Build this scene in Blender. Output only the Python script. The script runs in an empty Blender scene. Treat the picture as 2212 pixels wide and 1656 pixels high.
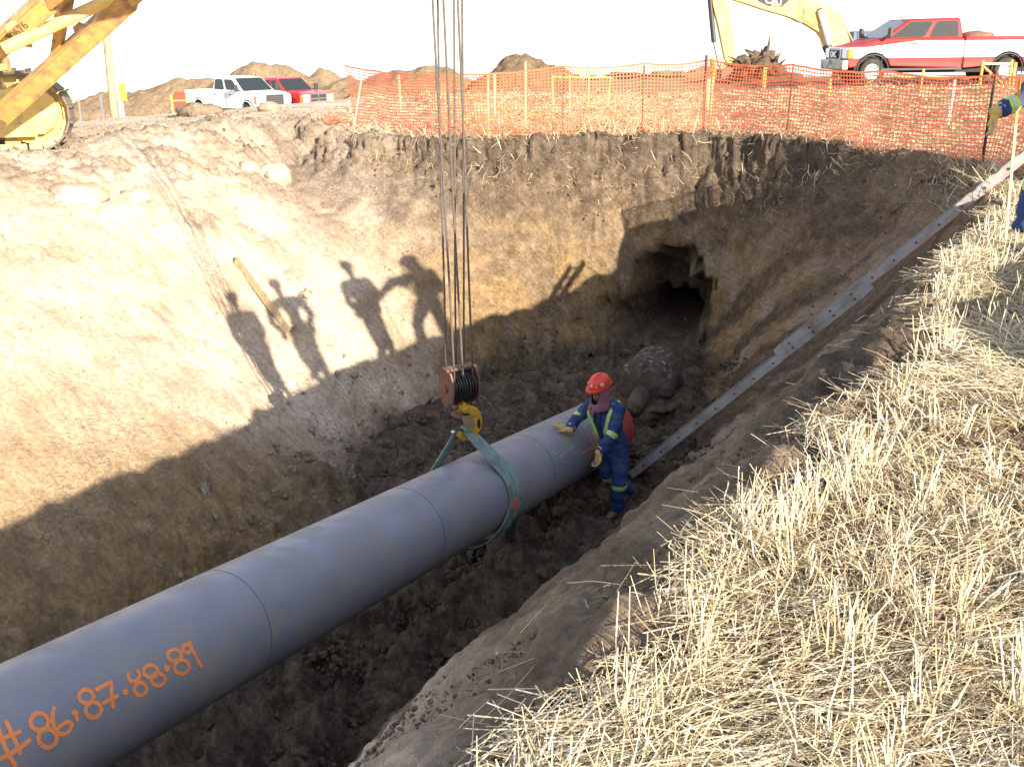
import bpy, bmesh, math, random
import numpy as np
from mathutils import Vector, Matrix

R = math.radians
rnd = random.Random(7)
nrg = np.random.default_rng(11)
SC = bpy.context.scene
COL = SC.collection

# ------------------------------------------------------------------ camera
EYE = np.array([0.0, 0.0, 1.7])
PITCH, ROLL, FPX = R(18.9), R(0.6), 2170.0
FW = np.array([0, math.cos(PITCH), -math.sin(PITCH)])
R0 = np.array([1.0, 0, 0]); U0 = np.array([0, math.sin(PITCH), math.cos(PITCH)])
RT = math.cos(ROLL) * R0 - math.sin(ROLL) * U0
UP = math.sin(ROLL) * R0 + math.cos(ROLL) * U0
cam_d = bpy.data.cameras.new('camera'); cam = bpy.data.objects.new('camera', cam_d)
COL.objects.link(cam); SC.camera = cam
cam_d.sensor_width = 36; cam_d.lens = 36 * FPX / 2212
cam_d.clip_start = 0.05; cam_d.clip_end = 9000
cam.matrix_world = Matrix(((RT[0], UP[0], -FW[0], EYE[0]), (RT[1], UP[1], -FW[1], EYE[1]), (RT[2], UP[2], -FW[2], EYE[2]), (0, 0, 0, 1)))

# ------------------------------------------------------------------ light
SUN_EL = R(18.8); SUN_AZ = R(180 - 37)          # clockwise from +Y
SV = Vector((math.sin(SUN_AZ) * math.cos(SUN_EL), math.cos(SUN_AZ) * math.cos(SUN_EL), math.sin(SUN_EL)))
W = bpy.data.worlds.new('World'); SC.world = W; W.use_nodes = True
nt = W.node_tree; bg = nt.nodes['Background']
sky = nt.nodes.new('ShaderNodeTexSky'); sky.sky_type = 'NISHITA'; sky.sun_disc = False
sky.sun_elevation = SUN_EL; sky.sun_rotation = SUN_AZ
sky.altitude = 600; sky.air_density = 1.0; sky.dust_density = 2.0; sky.ozone_density = 1.0
# the clear-sky model is black under its horizon; the land falls away here, so the last degrees carry on at the horizon's own colour
tcw = nt.nodes.new('ShaderNodeTexCoord'); sx = nt.nodes.new('ShaderNodeSeparateXYZ'); nt.links.new(tcw.outputs['Generated'], sx.inputs[0])
mxz = nt.nodes.new('ShaderNodeMath'); mxz.operation = 'MAXIMUM'; nt.links.new(sx.outputs[2], mxz.inputs[0]); mxz.inputs[1].default_value = .03
cx = nt.nodes.new('ShaderNodeCombineXYZ'); nt.links.new(sx.outputs[0], cx.inputs[0]); nt.links.new(sx.outputs[1], cx.inputs[1]); nt.links.new(mxz.outputs[0], cx.inputs[2])
nt.links.new(cx.outputs[0], sky.inputs[0])
# thin bright veil of high cloud, thickest low down
vr = nt.nodes.new('ShaderNodeMapRange'); vr.interpolation_type = 'SMOOTHSTEP'; nt.links.new(mxz.outputs[0], vr.inputs[0])
vr.inputs[1].default_value = .0; vr.inputs[2].default_value = .75; vr.inputs[3].default_value = .9; vr.inputs[4].default_value = .15
vn = nt.nodes.new('ShaderNodeTexNoise'); vn.inputs['Scale'].default_value = 2.2; vn.inputs['Detail'].default_value = 5; nt.links.new(cx.outputs[0], vn.inputs['Vector'])
vm_ = nt.nodes.new('ShaderNodeMath'); vm_.operation = 'MULTIPLY_ADD'; nt.links.new(vn.outputs[0], vm_.inputs[0]); vm_.inputs[1].default_value = .3; nt.links.new(vr.outputs[0], vm_.inputs[2])
vs = nt.nodes.new('ShaderNodeMath'); vs.operation = 'SUBTRACT'; vs.use_clamp = True; nt.links.new(vm_.outputs[0], vs.inputs[0]); vs.inputs[1].default_value = .15
vx = nt.nodes.new('ShaderNodeMix'); vx.data_type = 'RGBA'; nt.links.new(vs.outputs[0], vx.inputs[0]); nt.links.new(sky.outputs[0], vx.inputs[6]); vx.inputs[7].default_value = (5.2, 5.15, 5.3, 1)
nt.links.new(vx.outputs[2], bg.inputs[0]); bg.inputs[1].default_value = 0.11
sl = bpy.data.lights.new('sun', 'SUN'); sl.energy = 5.0; sl.angle = R(0.5); sl.color = (1.0, 0.87, 0.70)
so = bpy.data.objects.new('sun', sl); COL.objects.link(so)
so.rotation_euler = SV.to_track_quat('Z', 'Y').to_euler(); so.location = (30, -25, 30)
SC.view_settings.view_transform = 'Standard'; SC.view_settings.look = 'None'
SC.view_settings.gamma = 1.0; SC.view_settings.use_curve_mapping = False
SC.view_settings.exposure = 1.6
SC.cycles.max_bounces = 6; SC.cycles.diffuse_bounces = 4

# ------------------------------------------------------------------ placing helpers (a sight line gives a point in the world)
def sight(u, v): return FW + RT * (u - 1106) / FPX + UP * (828 - v) / FPX
def at_depth(u, v, d): return Vector(EYE + sight(u, v) * d)
def at_y(u, v, y):
    s = sight(u, v); return Vector(EYE + s * (y / s[1]))
def at_z(u, v, z):
    s = sight(u, v); return Vector(EYE + s * ((z - EYE[2]) / s[2]))

# ------------------------------------------------------------------ object helpers
def tag(o, label=None, cat=None, group=None, kind=None):
    if label: o['label'] = label
    if cat: o['category'] = cat
    if group: o['group'] = group
    if kind: o['kind'] = kind
    return o

def empty(name, loc=(0, 0, 0), rz=0.0, label=None, cat=None, group=None):
    o = bpy.data.objects.new(name, None); COL.objects.link(o)
    o.location = loc; o.rotation_euler = (0, 0, rz); o.empty_display_size = 0.2
    return tag(o, label, cat, group)

def link(name, me, m=None, parent=None, loc=None, rot=None):
    o = bpy.data.objects.new(name, me); COL.objects.link(o)
    if m is not None and not me.materials: me.materials.append(m)
    if parent is not None: o.parent = parent
    if loc is not None: o.location = loc
    if rot is not None: o.rotation_euler = rot
    return o

def np_mesh(name, verts, quads=None, tris=None, smooth=False, attr=None):
    me = bpy.data.meshes.new(name)
    verts = np.asarray(verts, np.float32)
    parts, sizes = [], []
    if quads is not None and len(quads): parts.append(np.asarray(quads, np.int32).ravel()); sizes += [4] * len(quads)
    if tris is not None and len(tris): parts.append(np.asarray(tris, np.int32).ravel()); sizes += [3] * len(tris)
    li = np.concatenate(parts); sizes = np.array(sizes, np.int32)
    me.vertices.add(len(verts)); me.vertices.foreach_set('co', verts.ravel())
    me.loops.add(len(li)); me.loops.foreach_set('vertex_index', li)
    me.polygons.add(len(sizes))
    me.polygons.foreach_set('loop_start', np.concatenate(([0], np.cumsum(sizes)[:-1])).astype(np.int32))
    me.polygons.foreach_set('loop_total', sizes)
    me.polygons.foreach_set('use_smooth', np.full(len(sizes), smooth))
    me.update(calc_edges=True)
    if attr:
        for k, val in attr.items():
            val = np.asarray(val, np.float32)
            if val.ndim == 1:
                a = me.attributes.new(k, 'FLOAT', 'POINT'); a.data.foreach_set('value', val)
            else:
                a = me.attributes.new(k, 'FLOAT_COLOR', 'POINT'); a.data.foreach_set('color', val.ravel())
    return me

def frame_of(d, up=Vector((0, 0, 1))):
    d = Vector(d).normalized()
    if abs(d.dot(up)) > 0.98: up = Vector((0, 1, 0)) if abs(d.y) < 0.9 else Vector((1, 0, 0))
    a = d.cross(up).normalized(); b = a.cross(d).normalized()
    return a, b

class MB:
    """collects shapes into one mesh"""
    def __init__(s): s.v = []; s.f = []
    def add(s, vs, fs):
        n = len(s.v); s.v += [tuple(x) for x in vs]; s.f += [tuple(i + n for i in f) for f in fs]; return s
    def box(s, c, size, rot=None, taper=1.0):
        hx, hy, hz = size[0] / 2, size[1] / 2, size[2] / 2; c = Vector(c)
        vs = []
        for z in (-1, 1):
            k = taper if z > 0 else 1.0
            for x, y in ((-1, -1), (1, -1), (1, 1), (-1, 1)):
                p = Vector((x * hx * k, y * hy * k, z * hz))
                if rot is not None: p = rot @ p
                vs.append(p + c)
        return s.add(vs, [(3, 2, 1, 0), (4, 5, 6, 7), (0, 1, 5, 4), (1, 2, 6, 5), (2, 3, 7, 6), (3, 0, 4, 7)])
    def bar(s, p, q, w, h, up=Vector((0, 0, 1))):
        p = Vector(p); q = Vector(q); a, b = frame_of(q - p, up)
        vs = [e + a * (x * w / 2) + b * (y * h / 2) for e in (p, q) for x, y in ((-1, -1), (1, -1), (1, 1), (-1, 1))]
        return s.add(vs, [(0, 1, 2, 3), (7, 6, 5, 4), (0, 4, 5, 1), (1, 5, 6, 2), (2, 6, 7, 3), (3, 7, 4, 0)])
    def tube(s, pts, r, n=10, cap=True, flat=1.0, up=Vector((0, 0, 1))):
        pts = [Vector(p) for p in pts]; rs = r if isinstance(r, (list, tuple)) else [r] * len(pts)
        vs = []; a = None
        for i, p in enumerate(pts):
            d = (pts[min(i + 1, len(pts) - 1)] - pts[max(i - 1, 0)]).normalized()
            if a is None: a, b = frame_of(d, up)
            else:
                a = (a - d * a.dot(d)).normalized(); b = a.cross(d).normalized()
            ri = rs[i]
            ra, rb = ri if isinstance(ri, (tuple, list)) else (ri, ri * flat)
            for k in range(n):
                t = 2 * math.pi * k / n
                vs.append(p + a * math.cos(t) * ra + b * math.sin(t) * rb)
        fs = []
        for i in range(len(pts) - 1):
            for k in range(n):
                j = (k + 1) % n
                fs.append((i * n + k, (i + 1) * n + k, (i + 1) * n + j, i * n + j))
        if cap:
            fs.append(tuple(range(n))); fs.append(tuple(reversed(range((len(pts) - 1) * n, len(pts) * n))))
        return s.add(vs, fs)
    def lathe(s, prof, c, axis, n=24, closed=False):
        """prof: (distance along axis, radius)"""
        c = Vector(c); ax = Vector(axis).normalized(); a, b = frame_of(ax)
        vs = [c + ax * h + (a * math.cos(2 * math.pi * k / n) + b * math.sin(2 * math.pi * k / n)) * r for h, r in prof for k in range(n)]
        fs = [(i * n + k, i * n + (k + 1) % n, (i + 1) * n + (k + 1) % n, (i + 1) * n + k) for i in range(len(prof) - 1) for k in range(n)]
        if closed:
            m = (len(prof) - 1) * n
            fs += [(m + k, m + (k + 1) % n, (k + 1) % n, k) for k in range(n)]
        else:
            fs.append(tuple(reversed(range(n)))); fs.append(tuple(range((len(prof) - 1) * n, len(prof) * n)))
        return s.add(vs, fs)
    def prism(s, poly, c, ex, ey, thick):
        """2D outline poly in the plane (ex, ey) through c, extruded +-thick/2"""
        c = Vector(c); ex = Vector(ex); ey = Vector(ey); nz = ex.cross(ey).normalized() * thick / 2
        n = len(poly)
        vs = [c + ex * x + ey * y - nz for x, y in poly] + [c + ex * x + ey * y + nz for x, y in poly]
        fs = [tuple(reversed(range(n))), tuple(range(n, 2 * n))] + [(i, (i + 1) % n, n + (i + 1) % n, n + i) for i in range(n)]
        return s.add(vs, fs)
    def sphere(s, c, r, n=12, m=8, rot=None):
        c = Vector(c); rr = r if isinstance(r, (tuple, list)) else (r, r, r)
        vs = []
        for i in range(m + 1):
            t = math.pi * i / m
            for k in range(n):
                p = 2 * math.pi * k / n
                q = Vector((math.sin(t) * math.cos(p) * rr[0], math.sin(t) * math.sin(p) * rr[1], math.cos(t) * rr[2]))
                if rot is not None: q = rot @ q
                vs.append(c + q)
        fs = [(i * n + k, (i + 1) * n + k, (i + 1) * n + (k + 1) % n, i * n + (k + 1) % n) for i in range(m) for k in range(n)]
        return s.add(vs, fs)
    def build(s, name, m, parent=None, smooth=False, bevel=0, weld=False, seg=2, loc=None, rot=None, label=None):
        me = bpy.data.meshes.new(name); me.from_pydata(s.v, [], s.f)
        bm = bmesh.new(); bm.from_mesh(me)
        bmesh.ops.remove_doubles(bm, verts=bm.verts, dist=1e-5)
        bmesh.ops.recalc_face_normals(bm, faces=bm.faces)
        bm.to_mesh(me); bm.free()
        if smooth:
            me.polygons.foreach_set('use_smooth', [True] * len(me.polygons))
            if smooth == 'angle': me.set_sharp_from_angle(angle=R(38))
        me.update()
        o = link(name, me, m, parent, loc, rot)
        if bevel:
            b = o.modifiers.new('bevel', 'BEVEL'); b.width = bevel; b.segments = seg; b.limit_method = 'ANGLE'; b.angle_limit = R(40)
        if label: o['label'] = label
        return o

def copy_tree(o, parent=None):
    c = o.copy(); COL.objects.link(c); c.parent = parent
    for ch in list(o.children): copy_tree(ch, c)
    return c

# ------------------------------------------------------------------ materials
def mat(name, color, rough=0.6, metal=0.0, var=0.0, vscale=6.0, dirt=None, dscale=3.0, damt=0.5, bump=0.0, bscale=60.0, spec=0.5, transl=0.0):
    m = bpy.data.materials.new(name); m.use_nodes = True; n = m.node_tree.nodes; l = m.node_tree.links
    b = n['Principled BSDF']; b.inputs['Roughness'].default_value = rough; b.inputs['Metallic'].default_value = metal
    b.inputs['Specular IOR Level'].default_value = spec
    tc = n.new('ShaderNodeTexCoord')
    rgb = n.new('ShaderNodeRGB'); rgb.outputs[0].default_value = (*color, 1); cur = rgb.outputs[0]
    if var:
        t = n.new('ShaderNodeTexNoise'); t.inputs['Scale'].default_value = vscale; t.inputs['Detail'].default_value = 6
        l.new(tc.outputs['Object'], t.inputs['Vector'])
        mr = n.new('ShaderNodeMapRange'); mr.inputs[1].default_value = .3; mr.inputs[2].default_value = .7
        mr.inputs[3].default_value = 1 - var; mr.inputs[4].default_value = 1 + var; l.new(t.outputs[0], mr.inputs[0])
        mx = n.new('ShaderNodeVectorMath'); mx.operation = 'SCALE'; l.new(cur, mx.inputs[0]); l.new(mr.outputs[0], mx.inputs['Scale']); cur = mx.outputs[0]
    if dirt:
        t = n.new('ShaderNodeTexNoise'); t.inputs['Scale'].default_value = dscale; t.inputs['Detail'].default_value = 9; t.inputs['Roughness'].default_value = .65
        l.new(tc.outputs['Object'], t.inputs['Vector'])
        mr = n.new('ShaderNodeMapRange'); mr.inputs[1].default_value = .62 - damt * .35; mr.inputs[2].default_value = .78 - damt * .25; l.new(t.outputs[0], mr.inputs[0])
        mx = n.new('ShaderNodeMix'); mx.data_type = 'RGBA'; l.new(mr.outputs[0], mx.inputs[0]); l.new(cur, mx.inputs[6]); mx.inputs[7].default_value = (*dirt, 1); cur = mx.outputs[2]
        rr = n.new('ShaderNodeMapRange'); rr.inputs[3].default_value = rough; rr.inputs[4].default_value = .9; l.new(mr.outputs[0], rr.inputs[0]); l.new(rr.outputs[0], b.inputs['Roughness'])
    l.new(cur, b.inputs['Base Color'])
    if bump:
        t = n.new('ShaderNodeTexNoise'); t.inputs['Scale'].default_value = bscale; t.inputs['Detail'].default_value = 5
        l.new(tc.outputs['Object'], t.inputs['Vector'])
        bp = n.new('ShaderNodeBump'); bp.inputs['Strength'].default_value = bump; bp.inputs['Distance'].default_value = .02; l.new(t.outputs[0], bp.inputs['Height']); l.new(bp.outputs[0], b.inputs['Normal'])
    if transl:
        tr = n.new('ShaderNodeBsdfTranslucent'); l.new(cur, tr.inputs[0]); ms = n.new('ShaderNodeMixShader'); ms.inputs[0].default_value = transl
        l.new(b.outputs[0], ms.inputs[1]); l.new(tr.outputs[0], ms.inputs[2]); l.new(ms.outputs[0], n['Material Output'].inputs[0])
    return m

MUD = (.17, .135, .1)
M = dict(
    pipe=mat('bare_steel_pipe', (.235, .248, .30), .40, .0, .10, 2.2, (.29, .275, .255), 3.1, .5, .08, 70),
    seam=mat('weld_bead', (.15, .15, .175), .5, .1, .1),
    spray=mat('orange_spray_paint', (1.0, .31, .09), .6, 0, .12, 30),
    chalk=mat('chalk', (.42, .45, .5), .9, 0, .2, 40),
    redcap=mat('red_cap', (.42, .045, .04), .5, 0, .15, 5, MUD, 6, .35),
    sling=mat('green_sling', (.22, .33, .31), .85, 0, .12, 12, (.13, .13, .11), 5, .4, .4, 120),
    tagm=mat('orange_tag', (.85, .13, .06), .6),
    rust=mat('rusty_block', (.23, .105, .065), .7, .2, .25, 8, (.13, .09, .07), 7, .6, .3, 50),
    sheave=mat('sheave_steel', (.07, .065, .065), .45, .7, .2, 9),
    rope=mat('wire_rope', (.15, .125, .11), .5, .6, .25, 40, None, 3, .5, .6, 200),
    yel=mat('yellow_paint', (.56, .33, .10), .45, 0, .15, 4, (.26, .18, .1), 5, .55, .05, 40),
    yel2=mat('pale_yellow_paint', (.72, .49, .13), .45, 0, .08, 4, (.4, .33, .22), 4, .4, .05, 40),
    hook=mat('yellow_hook', (.6, .36, .025), .5, .1, .15, 9, (.2, .14, .08), 9, .45),
    track=mat('track_steel', (.16, .13, .11), .65, .3, .2, 5, MUD, 5, .7, .3, 30),
    alu=mat('aluminium', (.33, .33, .335), .42, .25, .12, 5, (.24, .21, .17), 4, .5, .05, 60),
    rail=mat('ladder_orange', (.5, .16, .06), .6, 0, .1, 4),
    wood=mat('lumber', (.46, .36, .23), .75, 0, .18, 6, MUD, 5, .4, .3, 60),
    lath=mat('wood_lath', (.62, .47, .26), .7, 0, .15, 8),
    lathw=mat('white_lath', (.75, .73, .68), .7, 0, .1, 8),
    lathy=mat('yellow_lath', (.8, .62, .12), .7, 0, .1, 8),
    orange=mat('orange_plastic', (1.0, .26, .12), .5, 0, .08, 3, None, 3, .5, 0, 60, .5, .5),
    orangep=mat('orange_paint', (.9, .27, .05), .6),
    post=mat('dark_steel_post', (.09, .05, .04), .6, .3, .2, 6),
    blue=mat('blue_coverall', (.012, .045, .18), .8, 0, .28, 5, (.06, .07, .09), 5, .42, .5, 25),
    hivis=mat('lime_tape', (.42, .72, .06), .45, 0, .05, 8), silver=mat('silver_tape', (.5, .52, .5), .35, .2),
    helmet=mat('red_helmet', (.72, .055, .03), .35), hood=mat('mauve_hood', (.25, .1, .15), .9, 0, .15, 12),
    glove=mat('yellow_leather', (.55, .36, .06), .8, 0, .2, 12, (.5, .42, .3), 9, .5), skin=mat('skin', (.26, .13, .085), .6, 0, .1, 20),
    boot=mat('muddy_boot', (.13, .11, .09), .8, 0, .2, 10, MUD, 8, .6), white=mat('sticker_white', (.75, .75, .75), .4), dark=mat('dark_detail', (.02, .02, .022), .5),
    wpaint=mat('white_car_paint', (.72, .73, .78), .22, 0, .02, 2, (.5, .44, .36), 2, .2), rpaint=mat('red_car_paint', (.58, .03, .035), .22, 0, .03, 2, (.35, .2, .15), 2, .2),
    glass=mat('car_glass', (.02, .026, .028), .04, 0), chrome=mat('chrome', (.6, .6, .62), .18, .9), tyre=mat('tyre', (.035, .03, .026), .9, 0, .2, 8, (.09, .075, .055), 5, .3),
    rim=mat('wheel_rim', (.72, .71, .69), .35, .3, .1, 9, (.4, .33, .25), 9, .4), under=mat('underbody', (.02, .018, .016), .8), lamp=mat('headlamp', (.7, .72, .74), .12, .2), amber=mat('amber_lens', (.8, .25, .04), .25),
    bumper=mat('dull_bumper', (.42, .4, .36), .4, .4, .1, 5, MUD, 4, .4), black=mat('black_plastic', (.03, .03, .032), .5), cont=mat('blue_container', (.09, .12, .2), .6, 0, .1, 1),
    pole=mat('weathered_pole', (.3, .22, .14), .8, 0, .2, 3, None, 3, .5, .4, 20), sign=mat('yellow_sign', (.75, .66, .05), .5), redsign=mat('red_sign', (.7, .06, .04), .5), hose=mat('black_rope', (.1, .085, .075), .8, 0, .2, 20),
)
# ================================================================== ground
def hash2(ix, iy, iz, seed):
    h = (ix * 374761393 + iy * 668265263 + iz * 2147483647 + seed * 1274126177) & 0xffffffff
    h = ((h ^ (h >> 13)) * 1274126177) & 0xffffffff
    h = ((h ^ (h >> 16)) * 2246822519) & 0xffffffff
    return ((h ^ (h >> 15)) & 0xffffff) / float(0xffffff) * 2 - 1
def vnoise(x, y, z, seed=0):
    x = np.asarray(x, float); y = np.asarray(y, float) + 0 * x; z = np.asarray(z, float) + 0 * x
    ix = np.floor(x).astype(np.int64); iy = np.floor(y).astype(np.int64); iz = np.floor(z).astype(np.int64)
    fx, fy, fz = x - ix, y - iy, z - iz
    fx = fx * fx * fx * (fx * (fx * 6 - 15) + 10); fy = fy * fy * fy * (fy * (fy * 6 - 15) + 10); fz = fz * fz * fz * (fz * (fz * 6 - 15) + 10)
    out = 0
    for dx in (0, 1):
        wx = fx if dx else 1 - fx
        for dy in (0, 1):
            wy = fy if dy else 1 - fy
            for dz in (0, 1):
                wz = fz if dz else 1 - fz
                out = out + wx * wy * wz * hash2(ix + dx, iy + dy, iz + dz, seed)
    return out
def fbm(x, y, z=0.0, oct=4, seed=0, gain=.5, ridge=False):
    s = 0; a = 1.0; k = 1.0
    for i in range(oct):
        v = vnoise(x * k + 17.3 * i, np.asarray(y) * k + 5.1 * i, np.asarray(z) * k + 9.7 * i, seed + i)
        if ridge: v = 1 - 2 * np.abs(v)
        s = s + a * v; a *= gain; k *= 2.03
    return s
def smooth(a, b, x):
    t = np.clip((x - a) / (b - a), 0, 1); return t * t * (3 - 2 * t)

TB = np.array([-2.26, 12.98]); TD = np.array([.464, .886]); TN = np.array([-.886, .464])   # trench frame: TN points to the left wall
RIM = [(-9, -13), (-1.6, -.6), (-.06, 2.07), (.24, 2.55), (.54, 3.07), (1.29, 4.09), (2.15, 5.63), (3.3, 7.7), (4.3, 9.3), (5.15, 10.8), (6.0, 13.2), (6.05, 15.0), (5.1, 16.9), (3.5, 18.35), (1.2, 18.5), (-.7, 18.4),
       (-2.4, 19.3), (-4.2, 20.1), (-6.3, 18.6), (-9.3, 13.2), (-13.3, 5.6), (-20, -7), (-20, -13)]
FLR = [(-9.4, -13), (-3.9, 1.1), (-1.65, 5.55), (.15, 8.95), (1.3, 11.05), (2.1, 12.9), (3.3, 16.0), (3.35, 16.9), (2.2, 17.15), (.3, 16.5), (-1.3, 15.7), (-1.95, 14.4), (-2.2, 12.9), (-2.0, 11.6), (-2.45, 9.9), (-3.5, 8.0), (-7.2, .9), (-14.5, -13)]
DEPTH = 3.9
def seg_dist(x, y, poly):
    d = np.full(x.shape, 1e9); inside = np.zeros(x.shape, bool); n = len(poly)
    for i in range(n):
        ax, ay = poly[i]; bx, by = poly[(i + 1) % n]
        ex, ey = bx - ax, by - ay; L = ex * ex + ey * ey
        t = np.clip(((x - ax) * ex + (y - ay) * ey) / L, 0, 1)
        d = np.minimum(d, (x - ax - t * ex) ** 2 + (y - ay - t * ey) ** 2)
        c = ((ay > y) != (by > y)); inside ^= c & (x < (bx - ax) * (y - ay) / (by - ay + 1e-12) + ax)
    return np.sqrt(d), inside
def zones(x, y):
    m = (x - TB[0]) * TN[0] + (y - TB[1]) * TN[1]; s = (x - TB[0]) * TD[0] + (y - TB[1]) * TD[1]
    wf = smooth(2.2, 4.4, s - .15 * np.clip(m, -9, 5)) * smooth(-6.2, -4.6, m + .25 * (s - 4)) 
    wl = (1 - wf) * smooth(-1.6, -.6, m)
    return m, s, wf, wl, 1 - wf - wl
def base(x, y):
    """macro height of the ground plus masks"""
    r = np.hypot(x, y)
    g = .05 * fbm(x / 3.1, y / 3.1, 0, 3, 3) + .02 * fbm(x / .8, y / .8, 0, 2, 5)
    az = np.arctan2(x, y)
    left = smooth(R(2), R(-14), az)
    # plateau falls away beyond the work area; the left side sooner
    fall = np.clip(r - 46, 0, None) * .045
    lf = .05 * smooth(R(-3), R(-30), az) * np.clip(r - 20, 0, 13) + left * (1.7 * smooth(33.5, 39, r) + .02 * np.clip(r - 39, 0, 60))
    rt = smooth(R(10), R(20), az) * .22 * smooth(18, 30, r)
    g = g * smooth(.5, 3, r) - fall - lf + rt
    # dug-out hollow under the excavator beyond the right pickup
    g = g - 2.4 * smooth(4.2, 2.2, np.hypot((x - 17.2) / 1.7, y - 43.5)) 
    n1 = fbm(x / 1.3, y / 1.3, 0, 3, 21); n2 = fbm(x / .35, y / .35, 0, 3, 31)
    m, s, wf, wl, wr = zones(x, y)
    dR, inR = seg_dist(x, y, RIM); dF, inF = seg_dist(x, y, FLR)
    sd = np.where(inR, dR, -dR) + n1 * (.05 + .10 * wf) + n2 * (.02 + .02 * wf + .01 * wr)
    ins = sd > 0; dR2 = np.clip(sd, 0, None)
    t = np.where(inF, 1.0, dR2 / (dR2 + np.where(inF, 0, dF) + 1e-9)); t = np.where(ins, t, 0)
    pl = np.interp(t, [0, .1, .2, .3, .42, .9, 1], [0, .035, .08, .14, .26, .94, 1])
    pr = np.interp(t, [0, .03, .12, .3, .6, .9, 1], [0, .03, .08, .20, .50, .92, 1])
    pr2 = np.interp(t, [0, .03, .12, .3, .5, .9, 1], [0, .05, .17, .38, .62, .95, 1]); fz = smooth(5.2, 9.0, y); pr = pr * (1 - fz) + pr2 * fz
    pf = np.interp(t, [0, .03, .12, .2, .5, .85, 1], [0, .08, .17, .23, .53, .90, 1])
    p = pl * wl + pr * wr + pf * wf
    # talus rising toward the end wall
    fl = -DEPTH + .28 * smooth(2.2, 4.6, s) * wf + .12 * n1 + .0 * r
    h = g * (1 - p) + p * fl
    # gentle swell of soil on the left shoulder
    h = h + .22 * smooth(1.6, 0.2, np.abs(-sd - .2)) * smooth(R(-6), R(-14), az) * smooth(R(-23), R(-20), az) * (r > 8) * smooth(30, 24, r)
    return h, dict(sd=sd, t=t, p=p, wf=wf, wl=wl, wr=wr, inF=inF & ins, n1=n1, n2=n2, az=az, r=r, m=m, s=s)
def gz(x, y):
    h, _ = base(np.array([float(x)]), np.array([float(y)])); return float(h[0])
def hit(u, v, d0=2.0, d1=80.0):
    s = sight(u, v); ds = np.arange(d0, d1, .03); P = EYE + ds[:, None] * s
    h, _ = base(P[:, 0], P[:, 1]); k = np.argmax(P[:, 2] < h)
    return Vector(P[k]) if P[k, 2] < h[k] else Vector(P[-1])

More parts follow.
